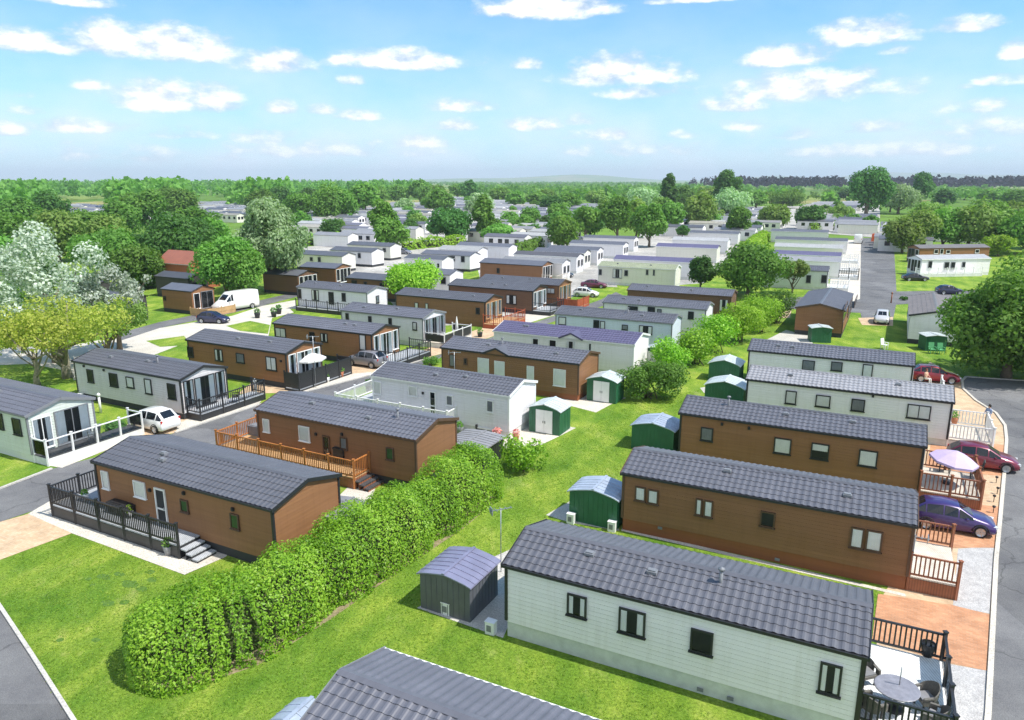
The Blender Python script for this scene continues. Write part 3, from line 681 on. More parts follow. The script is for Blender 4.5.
house('B8', (628,291), (732,297), 'long brown home with red brown end wall beside the yellow green conifer hedge', 'holiday_lodge', 'lodge', ang=R(-26), wall='dark_brown_cladding', trim='brown_trim', fine=1, near=[(719.5,728,299.5,311,'side')], L=12.6)
# far side of the middle road, nearest first
house('L1', (-60,398), (25,417), 'pale sage home cut by the left edge with a glazed gable end', wall='sage_cladding', skirt='sage_cladding', trim='grey_trim', frame='black_trim', fine=2, W=4.2,
      near=[(0,4,413,429,'dark'),(14,21.7,419,434,'dark')], right='darkglazed', L=11.)
house('L2', (75,360.5), (176,381.5), 'light grey home with five narrow windows and a white car parked before it', wall='grey_cladding', trim='black_trim', fine=2, W=4.1,
      near=[(88,94,369.5,382,'dark'),(110.5,118,373,386.5,'dark'),(127,134.5,377,387.5,'white'),(145.7,152,379,393.5,'white'),(168.7,176,384,398.5,'dark')], right='glazed', end_wall='black_trim')
house('L3', (185,340), (286,354), 'brown home with a white parasol and black fenced deck at its end', 'holiday_lodge', 'lodge', wall='tan_cladding', trim='black_trim', fine=2, W=4.2,
      near=[(188,194,346.5,357,'dark'),(215.5,223,349.5,360.5,'side'),(237,244.5,353,363,'grey'),(266.5,277,357,370,'white')], right='glazed')
house('L4', (272,323.5), (372,335), 'brown home with glazed white end beside the parked grey car', 'holiday_lodge', 'lodge', wall='tan_cladding', trim='black_trim', fine=2, W=4.2,
      near=[(276,286,328,337,'white'),(310,315,332,342.5,'dark'),(321,328,333,342,'side'),(360,366,334.5,350,'white')], right='glazed')
house('L5', (342,310), (421,319.5), 'light grey home whose white end has a black panelled white deck', wall='pale_grey_cladding', trim='grey_trim', frame='black_trim', skirt='grey_skirt', fine=1, W=4.2,
      near=[(346,349,313,320,'dark'),(368.5,372,316,323,'dark'),(389,392,318,325,'dark'),(413,417,322,330,'white')], right='glazed', end_wall='grey_trim')
house('L6', (397,294), (483,303), 'brown home with a bright orange fenced deck around its cream glazed end', 'holiday_lodge', 'lodge', wall='brown_cladding', trim='black_trim', skirt='brown_cladding', fine=1, W=4.2,
      near=[(415,418.5,302.5,310,'white'),(425.5,428.5,303,311,'white'),(476,480,307.5,314,'dark')], right='glazed', end_wall='tan_wood')
house('L7', (449,285), (533,291.5), 'brown home with white glazed end and black deck, behind the orange decked home', 'holiday_lodge', 'lodge', wall='dark_brown_cladding', trim='black_trim', fine=1, W=4.2, near=[(506.5,516.5,295,304,'side')], right='glazed', L=12.2)
house('L7c', (480,280), (559,286), 'brown home with orange planter fence by the white and maroon cars', 'holiday_lodge', 'lodge', wall='brown_cladding', trim='brown_trim', fine=1, W=4.2, near=[(547,555,288,293.5,'white')], right='glazed', end_wall='tan_wood', L=12.)
house('L8', (476,263), (545,265.5), 'brown home in the middle distance with a pale railed deck on its end', 'holiday_lodge', 'lodge', wall='brown_cladding', trim='black_trim', fine=0, W=4.2, right='glazed', near=[(497,499.5,268,273,'white')])
house('L9', (296,287), (367,293), 'white grey home with four tall dark windows beside the lime green tree', wall='pale_grey_cladding', trim='grey_trim', frame='black_trim', skirt='black_skirt', fine=1, W=4.2,
      near=[(297.5,301.5,289,298,'dark'),(312,319,290,300,'side'),(329,334,292,304,'dark'),(342,346,293,301,'dark')], right='one')
house('L10', (346,277.5), (394,281.5), 'dark brown home half behind the lime green tree', 'holiday_lodge', 'lodge', wall='dark_brown_cladding', trim='black_trim', fine=0, W=4.2, near=[(352,357,280,286,'side'),(364,367,281.5,286,'dark'),(380,384,283,290,'grey')])
house('L11', (420,271), (450,275), 'white gabled home just right of the lime green tree', wall='white_cladding', fine=0, trim='grey_trim', near=[(441,446,277,284,'dark'),(432,435,276,283,'dark')], L=11)
house('L12', (420,253.5), (470.5,256), 'white home with two dark windows in front of the dark round tree', fine=0, trim='grey_trim', near=[(450,455,256,261,'dark'),(461,465,256,262,'dark')], right='plain')
house('L13', (404,258), (441.5,260.5), 'white home with an arched white gable, nearest the lime bushes', fine=0, trim='white_trim', near=[(429,433,263,270,'dark'),(437,440,263,268,'dark')])
house('L14', (458,245), (509,247.5), 'white home with a large green door', fine=0, trim='white_trim', L=12.5)
house('L15', (436,249), (480,250.5), 'white home with an off white roof behind the two window home', fine=0, trim='white_trim', roof='white_roof')
house('K1', (346,244.5), (391,246.5), 'cream home with a slate roof at the far end of the short left row', wall='cream_cladding', fine=0, trim='grey_trim', near=[(374,377,248,252,'dark'),(383,386,248,252,'dark')])
house('K2', (328,250), (373,252), 'white home with a purple awning beside it, middle of the short left row', fine=0, trim='grey_trim', near=[(348,351,253,258,'dark'),(358,361,253,258,'dark')])
house('K3', (310,254.5), (342,256.5), 'sage cream home with white gable, nearest of the short left row', wall='cream_cladding', fine=0, trim='grey_trim', near=[(310,313,257,261,'dark'),(318,321,257,262,'dark')], L=11)
house('K4', (300,266.5), (334,269), 'brown home with tall glazed end behind the round willow', 'holiday_lodge', 'lodge', wall='brown_cladding', trim='black_trim', fine=0, W=4.2, right='glazed', ang=R(-24))
house('K5', (262,273), (297,276), 'brown home half hidden by the green tree, facing the white grey home', 'holiday_lodge', 'lodge', wall='dark_brown_cladding', trim='black_trim', fine=0, W=4.2, right='glazed')
house('K7', (158,289), (193,291.5), 'brown lodge on the far lawn behind the white van', 'holiday_lodge', 'lodge', wall='tan_cladding', trim='black_trim', fine=0, W=3.6, right='darkglazed', near=[(164,166,296,300,'white')])
house('K8', (60,284), (92,287), 'dark lodge half hidden behind the silver leaved tree', 'holiday_lodge', 'lodge', wall='charcoal_cladding', trim='black_trim', roof='charcoal_roof', fine=0, L=6.5, W=3.4, right='two')
house('K9', (88,296), (121,300), 'black clad lodge with white windows at the edge of the silver leaved tree', 'holiday_lodge', 'lodge', wall='charcoal_cladding', trim='black_trim', roof='charcoal_roof', fine=0, L=6.5, W=3.4, near=[(106,110,301,308,'white','white_trim'),(115,118,302,309,'white','white_trim')], right='two')
house('K10', (150,276), (188,279), 'dark charcoal lodge in front of the red tiled house', 'holiday_lodge', 'lodge', wall='charcoal_cladding', trim='black_trim', roof='charcoal_roof', fine=0, L=7, W=3.5, right='two')
house('K11', (158,262), (186,265.5), 'red brick house with a red tiled roof among the trees', 'brick_house', 'house', wall='red_brick', roof='red_tile_roof', trim='white_trim', W=5.5, ze=3.8, rise=1.7, fine=0, right='two', skirt='red_brick')
# middle rows
house('G1', (596,266.5), (677,269.5), 'white home with a pale green grey roof in front of the twin trees', wall='cream_cladding', roof='green_grey_roof', skirt='white_skirt', trim='white_trim', frame='grey_trim', fine=1, ang=R(-25),
      near=[(599,602,269,275,'dark'),(613,622,269,278,'side'),(624.5,628,270,276,'dark'),(646,648.5,269.5,275,'dark'),(653,655,269.5,275.5,'dark')])
for k, (eL, eR, lab, roof) in enumerate([
    ((612,259.5),(694,262.5),'white home with a dark purple roof directly behind the green grey roof','purple_roof'),
    ((655,246.5),(718,248.5),'cream walled home with a purple roof, third up from the green grey roof','purple_roof'),
    ((672,239.5),(728,241.5),'home with a pale roof above the purple roofs of the middle row','white_roof'),
    ((690,232.5),(738,234.5),'slate roofed home at the top of the middle row under the trees','slate_roof'),
    ((583,237.5),(634,239.5),'slate roofed home furthest back, below the bright round tree','slate_roof'),
    ((570,243),(623,245.5),'home with a bright white gable, second from the back below the bright round tree','slate_roof'),
    ((548,248.5),(597,251),'home with a white arched gable halfway down the stepped white row','slate_roof'),
    ((534,251),(584,253.5),'home with a white fascia, fourth from the back of the stepped white row','slate_roof'),
    ((513,254.5),(577,257.5),'long white home near the front of the stepped white row','charcoal_roof'),
    ((500,260.5),(563,263.5),'white home with pale roof at the front of the stepped white row','pale_slate_roof')]):
    house('M%d' % k, eL, eR, lab, fine=0, roof=roof, trim='white_trim', wall='white_cladding' if k not in (1, 7) else 'cream_cladding', skirt='white_skirt', ang=R(-25), right='two' if k > 3 else 'plain', frame='grey_trim')
for k, (eL, eR, lab, roof, wl) in enumerate([
    ((762,268),(828.5,272),'sage white home with two dark windows, front of the row by the distant road','slate_roof','sage_cladding'),
    ((770,258.5),(840.5,263),'home with a pale grey roof, second from the front beside the distant road','pale_slate_roof','white_cladding'),
    ((772,253),(841,257.5),'home with a purple slate roof, third from the front beside the distant road','purple_roof','white_cladding'),
    ((775,245.5),(843,249.5),'home with a chalky roof, fourth from the front beside the distant road','white_roof','cream_cladding'),
    ((776,238.5),(847.5,242.5),'broad slate roof near the back of the row beside the distant road','slate_roof','white_cladding'),
    ((772,230.5),(828,233.5),'rearmost slate roof of the row beside the distant road','slate_roof','pale_grey_cladding')]):
    house('R%d' % k, eL, eR, lab, fine=0 if k else 1, roof=roof, trim='white_trim' if k else 'grey_trim', frame='grey_trim', wall=wl, skirt='grey_skirt', ang=R(-25), right='glazed', near=[(806,811,275,283,'dark'),(821,827,275,283,'dark')] if k == 0 else ())
house('RB', (920,248.5), (991,247.5), 'long brown home with a flat grey roof below the row of olive trees', 'holiday_lodge', 'lodge', ang=None, wall='tan_cladding', roof='brown_grey_roof', trim='brown_trim', fine=0, left='darkglazed', frame='white_trim', near=[(934,938,249.5,253.5,'white'),(940,943,249,254,'dark'),(946,950,250,253.5,'white'),(975,979,249.5,253,'dark')])
house('RW', (922,259.5), (992,258.5), 'white home with a white roof behind the black parked car', ang=None, wall='white_cladding', roof='white_roof', trim='white_trim', frame='grey_trim', skirt='white_skirt', fine=0, left='glazed', near=[(928,932,261,268,'dark'),(944,949,262,269,'side'),(950.5,955,262,269,'side'),(962,965,262,267,'dark')])

gablet('B4', 496, 356, 2.3, 'slate_roof', 'brown_cladding', 'black_trim'); gablet('B5', 571, 338, 2.2, 'purple_roof', 'white_cladding', 'purple_roof')

for k, u, v in (('B1', 150, 490), ('B1', 184, 493), ('B1', 233, 509), ('B2', 316, 434), ('B2', 342, 434), ('B3', 423, 393), ('H3', 722, 424), ('H3', 749, 428), ('H4', 873, 396), ('L2', 84, 366), ('L2', 104, 370), ('L3', 281, 361)):
    h = HS[k]; p = h.onplane(u, v, 1, -h.wh-.04); mb = MB(); mb.box((p.x, -h.wh-.07, p.z), (.13, .09, .16)); mb.box((p.x, -h.wh-.12, p.z+.02), (.09, .05, .08)); mb.build('wall_lamp', 'black_trim', h.root)
for k, u, v in (('H1', 700, 691), ('H1', 730, 701), ('H2', 777, 561), ('H2', 660, 528)):
    h = HS[k]; p = h.onplane(u, v, 1, -h.wh-.03); mb = MB(); mb.box((p.x, -h.wh-.035, max(.18, p.z)), (.2, .03, .12)); mb.build('vent_grille', 'grey_trim', h.root)
for k, fx in (('H1', .12), ('B4', -.1), ('B6', .1), ('H3', -.3), ('B2', .3), ('L2', .15)):
    h = HS[k]; mb = MB(); mb.tube([(fx*h.L, -.5, h.ze), (fx*h.L, -.5, h.zr+.35)], .06, 8); mb.lathe((fx*h.L, -.5, 0), [(0, h.zr+.46), (.11, h.zr+.42), (.11, h.zr+.36), (0, h.zr+.34)], 8); mb.build('flue', 'grey_trim', h.root)
# ------------------------------------------------------------------ roads, drives and pads
def G(name, px, mat, lev): return ground(name, px_poly(px), mat, lev)
ROAD_U = [(-80,520),(0,489),(52,469),(93,458),(175,433),(256,406),(302,393),(370,375.5),(430,358),(484,340),(517,328.5),(560,314),(600,300),(616,292)]
ROAD_L = [(-80,552),(0,522),(51,505),(216,449),(335,396),(440,358),(497,341.5),(540,326),(600,307),(626,297)]
G('park_road', ROAD_U+ROAD_L[::-1], 'asphalt', 2)
kerb(px_poly(ROAD_U[:3]), .16); kerb(px_poly(ROAD_U[4:9]), .14)
SIDE = [(-60,525),(-30,566),(0,607),(33,657),(73,720),(100,765)]
G('side_road', [(-420,600)]+SIDE+[(-420,800)], 'asphalt', 1.5); kerb(px_poly(SIDE), .13)
KERB = [(983,760),(988,715),(993,620),(996,560),(1000,520),(1004.5,470),(1006.5,440),(1005,426),(996,413.5),(976,401),(963,389),(962,381),(966,377)]
TOP = [(966,377),(1024,381),(1200,395)]
G('entrance_road', KERB+TOP[1:]+[(1240,470),(1240,760)], 'asphalt', 2); kerb(px_poly(KERB), .17, .1, 'pale_paving'); kerb(px_poly(TOP), .15)
G('driveway', [(868,760),(880,600),(905,560),(918,500),(925,440),(925,400),(912,378),(930,362),(960,376)]+[(u-1, v) for u, v in KERB[::-1][1:]], 'buff_paving', 1.5)
G('gravel_strip', [(940,760),(948,664),(987,671),(983,760)], 'gravel', 3)
G('gravel_strip', [(953,606),(958,549),(994,546),(989.5,614)], 'gravel', 3)
G('brick_drive', [(872,640),(878,594),(951,605),(989.5,614.6),(987,671),(948,663)], 'brick_paving', 4)
G('brick_drive', [(915,548),(925,500),(1000,507),(996,548)], 'brick_paving', 4)
G('brick_drive', [(925,470),(932,440),(1004,445),(1002,476)], 'brick_paving', 4)
G('path', [(417,608),(503,638),(520,600),(520,545),(487,560),(450,590)], 'concrete', 2)
G('path', [(546,515),(572,500),(600,505),(620,531),(571,523)], 'concrete', 2)
G('path', [(622,528),(905,594),(906,597),(621,531)], 'pale_paving', 3)
G('path', [(28,514),(72,533.5),(184.5,575),(226,557),(240,535),(130,490),(52,500)], 'pale_paving', 4)
G('driveway', [(-50,540),(0,522),(32,513),(73,533),(0,560),(-30,566),(-60,560)], 'buff_paving', 3)
G('path', [(50,466),(62,468),(140,437),(140,430)], 'pale_paving', 4)
G('driveway', [(128,441),(178,432.5),(212,420),(186,412),(150,416),(118,428)], 'buff_paving', 3)
G('path', [(176,432),(258,405.5),(262,400),(235,396),(178,424)], 'pale_paving', 4)
G('driveway', [(238,394),(300,392.5),(372,375),(395,364),(362,360),(300,378),(255,380)], 'buff_paving', 3)
G('path', [(268,398),(302,392.5),(370,375.5),(372,372),(350,374),(300,388)], 'pale_paving', 4)
G('driveway', [(418,360),(445,353),(484,339.5),(517,328),(524,320),(500,322),(470,332),(440,343),(424,350)], 'buff_paving', 3)
G('path', [(522,325),(560,313.5),(566,307),(550,306),(525,315)], 'pale_paving', 3)
G('path', [(452,430),(507,449),(541,445),(560,436),(576,428),(540,420),(505,425),(480,425)], 'pale_paving', 2)
G('path', [(335,500),(348,510),(372,498),(378,480),(350,485)], 'pale_paving', 2)
G('path', [(558,400),(567,405),(596,412.5),(612,404),(626,398),(600,392)], 'pale_paving', 2)
G('path', [(700,388),(742,380),(744,384),(704,393)], 'concrete', 2)
G('path', [(766,340),(786,330),(814,337),(812,345)], 'concrete', 2)
G('driveway', [(858,318),(893,317),(893,326),(862,325)], 'buff_paving', 3)
G('far_road', [(858,238),(894,238),(894,247),(897,300),(893,320),(862,320),(858,300)], 'asphalt', 2)
G('far_road', [(896,291.5),(960,290.5),(1060,289),(1060,297),(960,300),(893,305)], 'asphalt', 3); G('far_road', [(772,300),(800,297),(861,300),(862,313),(790,309),(772,313)], 'asphalt', 3)
G('path', [(278+500,311),(792,308),(790,318),(776,318)], 'buff_paving', 3)
G('path', [(828,296),(836,240),(861,240),(860,299),(852,302)], 'pale_paving', 4.5)
G('far_road', [(120,333),(160,322),(204,313),(262,300),(300,291),(345,283),(345,287),(300,296),(262,306),(228,314),(160,328),(120,341)], 'asphalt', 3)
G('yard', [(-20,392),(-20,348),(70,346),(160,328),(232,316),(262,306),(296,300),(296,312),(272,318),(268,338),(240,347),(180,345),(120,368),(60,384)], 'pale_paving', 2)
for p in ([(226,326),(250,321),(270,325),(268,334),(240,331)], [(146,341),(184,336),(192,345),(160,347)], [(290,309),(330,307),(352,318),(300,318)], [(-20,400),(-20,366),(30,364),(72,372),(80,410)], [(30,344),(112,330),(118,336),(40,350)]): G('lawn', p, 'grass', 5)
G('yard', [(300,247),(420,240),(520,234),(640,238),(636,262),(600,284),(566,300),(530,318),(490,322),(440,326),(396,308),(380,290),(330,278),(326,262)], 'far_gravel', 1)
G('yard', [(585,286),(600,262),(640,236),(742,229),(738,250),(704,283),(640,288)], 'far_gravel', .7)
for p in ([(540,276),(556,274),(566,280),(548,284)], [(460,272),(478,270),(480,279),(462,281)], [(616,284),(640,281),(644,288),(620,292)], [(420,286),(440,284),(446,290),(424,292)]): G('lawn', p, 'grass', 4)
G('far_park_ground', [(280,238),(296,205),(480,201),(560,205),(560,240),(420,243)], 'far_gravel', 0.5); G('far_park_ground', [(640,236),(640,208),(880,205),(880,238),(760,228)], 'far_gravel', 1)
G('far_park_ground', [(66,224),(78,208),(240,208),(240,222)], 'far_gravel', 1)
# bare soil under the hedge
G('soil', [(150,686),(167,697),(258,665),(331,619),(401,570),(461,530),(498,500),(486,490),(400,540),(258,630)], 'soil', 1)
rr = random.Random(2)
for (u, v, a_, b_) in [(104,577,.75,.32),(120,574,.55,.25),(88,579,.35,.2),(130,584,.9,.4),(142,589,.6,.28),(152,580,.5,.3),(108,603,.6,.34),(125,602,.45,.3),(93,585,.3,.2),(150,572,.5,.26),(60,640,.3,.2),(96,640,.35,.2)]:
    c_ = at(u, v); ground('lawn', [c_+ax*(a_*.5*math.cos(k/12*6.283)*rr.uniform(.8,1.15))+ay*(b_*.6*math.sin(k/12*6.283)*rr.uniform(.8,1.2)) for k in range(12)], 'lush_grass', 1)
# ------------------------------------------------------------------ decks
def hp(k, *pts): return [HS[k].world(x, y) for x, y in pts]
def dk(k, x0, x1, y0, y1):
    h = HS[k]; return hp(k, (h.wl/2+x0, y0), (h.wl/2+x1, y0), (h.wl/2+x1, y1), (h.wl/2+x0, y1))
h = HS['H1']
deck('pale floored end deck with black railings and a round patio table', dk('H1', .04, 2.42, -1.75, 2.55), .62, [(3,2),(2,1,'glass'),(1,0)], floor='decking_white', skirt='white_skirt', rail='black_trim', spacing=.15)
deck('cream end deck with brown railings and nothing on it, beside the purple car', dk('H2', .04, 1.75, -1.75, 1.75), .62, [(3,2),(1,0)], floor='decking_cream', rail='brown_wood', spacing=.16)
deck('brown railed end deck under the lilac parasol', dk('H3', .04, 2.75, -2.0, 1.75), .55, [(3,2),(1,0),(2,1)], floor='decking_cream', rail='brown_wood', cap='brown_wood', spacing=.17)
deck('white railed end deck beside the road with a person standing on it', dk('H4', .04, 2.4, -1.75, 1.75), .5, [(3,2),(2,1),(1,0)], floor='decking_cream', rail='white_trim', skirt='white_skirt', spacing=.18)
deck('small white end deck half hidden beyond the pale sunlit roof', dk('H5', .04, 2.2, -1.75, 1.75), .5, [(2,1),(1,0)], floor='decking_grey', rail='white_trim', skirt='white_skirt', style='glass')
b = HS['B1']; fy = -b.wh
dB = hp('B1', (-b.wl/2-2.1, fy-1.15), (1.2, fy-1.15), (1.2, fy-.03), (-b.wl/2-.04, fy-.03), (-b.wl/2-.04, 1.6), (-b.wl/2-2.1, 1.2))
deck('long black wooden veranda with steps, wrapped round the corner of a brown home', dB, .62, [(5,0),(0,1),(4,5)], floor='decking_grey', rail='black_trim', name='veranda', cat='veranda', spacing=.13,
     steps=(dB[1]+b.n*.05+b.x*.02, dB[2]-b.n*.05+b.x*.02, b.x, 3, .34, 'decking_grey'))
b = HS['B2']; fy = -b.wh
dB = hp('B2', (-b.wl/2-2.1, fy-1.35), (2.55, fy-1.35), (2.55, fy-.03), (-b.wl/2-.04, fy-.03), (-b.wl/2-.04, 1.7), (-b.wl/2-2.1, 1.4))
deck('long orange timber veranda on a brown home beside the middle road', dB, .62, [(5,0),(0,1),(1,2),(4,5)], floor='tan_wood', rail='orange_wood', skirt='brown_wood', name='veranda', cat='veranda', spacing=.13,
     steps=(dB[1]+b.x*.02, dB[2]+b.x*.02, b.x, 3, .3, 'decking_dark'))
b = HS['B3']; fy = -b.wh
dB = hp('B3', (-b.wl/2-2.5, fy-1.1), (1.4, fy-1.1), (1.4, fy-.03), (-b.wl/2-.04, fy-.03), (-b.wl/2-.04, 1.6), (-b.wl/2-2.5, 1.2))
deck('white picket railed veranda on the pale blue grey home', dB, .55, [(5,0),(0,1),(1,2),(4,5)], floor='decking_grey', rail='white_trim', skirt='white_skirt', name='veranda', cat='veranda', spacing=.13)
deck('dark floored end deck with white posts and clear glass panels', dk('L1', .04, 1.35, -1.9, 4.2), .5, [(0,1),(1,2),(2,3)], floor='decking_dark', rail='white_trim', skirt='white_skirt', style='glass', hgt=1.0)
deck('black railed end deck on the light grey home by the white parked car', dk('L2', .04, 1.3, -1.6, 4.2), .5, [(0,1),(1,2),(2,3)], floor='decking_grey', rail='black_trim', spacing=.16)
deck('end deck closed in by solid black boarded fencing, white parasol inside', dk('L3', .04, 1.5, -2.3, 3.9), .2, [(0,1),(1,2),(2,3)], floor='decking_grey', rail='black_trim', style='solid', hgt=1.25)
deck('black railed end deck on the brown home by the parked grey car', dk('L4', .04, 2.4, -1.9, 3.6), .5, [(0,1),(1,2),(2,3)], floor='decking_grey', rail='black_trim', spacing=.22)
deck('white framed end deck with black panels on the light grey home', dk('L5', .04, 2.3, -1.7, 3.4), .5, [(0,1),(1,2),(2,3)], floor='decking_cream', rail='white_trim', skirt='white_skirt', style='panel')
deck('bright orange fenced end deck beside the middle road', dk('L6', .04, 2.6, -2.4, 2.8), .5, [(0,1),(1,2),(2,3)], floor='tan_wood', rail='rust_wood', spacing=.2)
deck('black end deck on the brown home behind the orange fenced deck', dk('L7', .04, 2.4, -2., 2.), .5, [(0,1),(1,2),(2,3)], floor='decking_grey', rail='black_trim', spacing=.22)
deck('orange boarded planter fence beside the white and maroon cars', dk('L7c', .04, 2.8, -2.3, 1.6), .3, [(0,1),(1,2)], floor='tan_wood', rail='rust_wood', style='solid', hgt=.95)
deck('pale railed end deck on the brown home in the middle distance', dk('L8', .04, 2.6, -2., 2.), .5, [(0,1),(1,2)], floor='decking_cream', rail='decking_cream', spacing=.3)
deck('black railed strip of veranda along the white grey home', hp('L9', (-5, -HS['L9'].wh-1), (5.2, -HS['L9'].wh-1), (5.2, -HS['L9'].wh-.03), (-5, -HS['L9'].wh-.03)), .5, [(0,1)], floor='decking_grey', rail='black_trim', spacing=.3)
deck('pale timber end deck on the far brown lodge by the white van', dk('K7', .04, 3., -2.1, 2.1), .4, [(0,1),(1,2)], floor='tan_wood', rail='tan_wood', style='solid', hgt=.5)
deck('white railed deck in front of the white roofed home by the black car', [HS['RW'].world(x, y) for x, y in ((-7.5,-3.2),(4,-3.2),(4,-2.),(-7.5,-2.))], .5, [(0,1),(3,0)], floor='decking_white', rail='white_trim', skirt='white_skirt', spacing=.3)
for k, lab in ((0, 'front'), (1, 'second'), (2, 'third'), (3, 'fourth')):
    deck('white deck at the road end of the %s home of the distant row' % lab, dk('R%d' % k, .04, 3., -1.8, 1.8), .5, [(0,1),(1,2),(2,3)], floor='decking_white', rail='white_trim' if k != 1 else 'black_trim', skirt='white_skirt', spacing=.3)
# ------------------------------------------------------------------ sheds
def shed(label, nL, nR, depth, hgt, rise, wall, roof, doors=None, zoff=0., ang=AX, W=None, over=.1, kind='garden_shed', z0=0.):
    A, B = at(*nL, z0), at(*nR, z0); x = Vector((math.cos(ang), math.sin(ang), 0)); n = Vector((-math.sin(ang), math.cos(ang), 0))
    w = abs((B-A).dot(x)) if W is None else W
    c = A + x*w/2 + n*depth/2; c.z = 0
    root = empty(kind, c, ang, label, 'shed')
    mb = MB(); mb.box((0, 0, hgt/2), (w, depth, hgt)); k = int(w/.22)
    for i in range(1, k): mb.box((-w/2+w*i/k, 0, hgt/2), (.03, depth+.03, hgt-.04))
    k = int(depth/.22)
    for i in range(1, k): mb.box((0, -depth/2+depth*i/k, hgt/2), (w+.03, .03, hgt-.04))
    for s in (-1, 1): mb.add([(-w/2, s*depth/2, hgt), (w/2, s*depth/2, hgt), (0, s*depth/2, hgt+rise-.02)], [(0,1,2) if s < 0 else (2,1,0)])
    mb.build('wall', wall, root)
    mb = MB(); ww, dd = w/2+over, depth/2+over; zo = hgt-rise*over/(w/2)
    n_ = 4
    def prof(f): return zo+ (rise+rise*over/(w/2))*(1-abs(f))**.68          # slightly barrelled
    fs_ = [-1, -.8, -.55, -.28, 0, .28, .55, .8, 1]
    vs = [(f*ww, s*dd, prof(f)+.01) for f in fs_ for s in (-1, 1)]; m = len(fs_)
    mb.add(vs, [(2*i, 2*i+2, 2*i+3, 2*i+1) for i in range(m-1)])
    mb.add([(x_, y_, z_-.05) for x_, y_, z_ in vs], [(2*i+1, 2*i+3, 2*i+2, 2*i) for i in range(m-1)])
    for s in (0, 1):
        for i in range(m-1):
            a, b_ = Vector(vs[2*i+s]), Vector(vs[2*i+2+s]); q = [a, b_, b_-Vector((0,0,.05)), a-Vector((0,0,.05))]; mb.add(q, [(0,1,2,3)])
    rf = mb.build('roof', roof, root)
    mb = MB()
    for j in range(1, int(2*dd/.33)):
        y = -dd+j*.33
        for i in range(m-1): mb.bar(Vector((vs[2*i][0], y, vs[2*i][2]+.012)), Vector((vs[2*i+2][0], y, vs[2*i+2][2]+.012)), .03, .025)
    mb.box((0, 0, prof(0)+.03), (.12, 2*dd, .03)); mb.build('roof_rib', roof, rf)
    if doors:
        dw = w*.27; dh = hgt-.12
        for s in (-1, 1):
            d = MB(); d.box((s*dw/2*1.01, -depth/2-.03, dh/2+.06), (dw-.01, .03, dh)); o = d.build('door', doors, root)
            d = MB(); d.box((s*.07, -depth/2-.06, dh*.52), (.03, .03, .16)); d.build('handle', 'black_trim', o)
    return root
shed('dark grey metal shed with a lavender ribbed roof in front of the white home', (421,607.5), (472,621), 2.15, 1.5, .24, 'anthracite_metal', 'lavender_metal')
shed('dark green shed with a pale blue roof at the end of the reddish skirted home', (569,520), (617,530), 1.7, 1.55, .3, 'green_metal', 'blue_silver_metal')
shed('dark green metal shed at the end of the brown home with three windows', (631,448), (672,456), 2., 1.5, .34, 'green_metal', 'blue_silver_metal')
shed('shed behind the brown home corner, only its pale arched roof visible', (704,404), (742,410), 1.9, 1.5, .42, 'green_metal', 'silver_metal')
shed('green shed with a silvery roof standing alone on the grass by the white homes', (708,380), (738,384), 2.0, 1.45, .4, 'green_metal', 'silver_metal')
shed('green shed with white double doors at the end of the pale blue grey home', (529,431), (559,436.5), 1.75, 1.65, .35, 'green_metal', 'silver_metal', 'white_trim')
shed('green shed with white double doors beside the red brown gable and dense bush', (586.5,400), (616,404), 1.75, 1.65, .35, 'green_metal', 'silver_metal', 'white_trim')
shed('small green shed at the end wall of the purple roofed home', (640,366), (662,369), 1.5, 1.5, .35, 'green_metal', 'silver_metal', 'white_trim')
shed('green shed with a flat pale roof at the gable of the end on brown home', (811,342.5), (832,344), 1.5, 1.5, .15, 'green_metal', 'silver_metal', ang=R(-8))
shed('green shed with two green garden chairs, at the gable of the grey end on home', (925,351), (949,353), 1.6, 1.45, .12, 'green_metal', 'silver_metal', ang=R(-5))
shed('low shed with a flat grey roof behind the hedge by the orange veranda home', (446,463), (484,470), 2.4, 1.3, .1, 'black_trim', 'pale_slate_roof', over=.15)
shed('low black shed with a grey lid roof, behind the hedge at the red brown gable', (312,536), (340,543), 2.0, 1.15, .1, 'black_trim', 'pale_slate_roof', over=.12)
shed('shed of which only a blue silver roof shows at the bottom edge', (250,790), (290,803), 1.8, 1.5, .3, 'green_metal', 'blue_silver_metal')
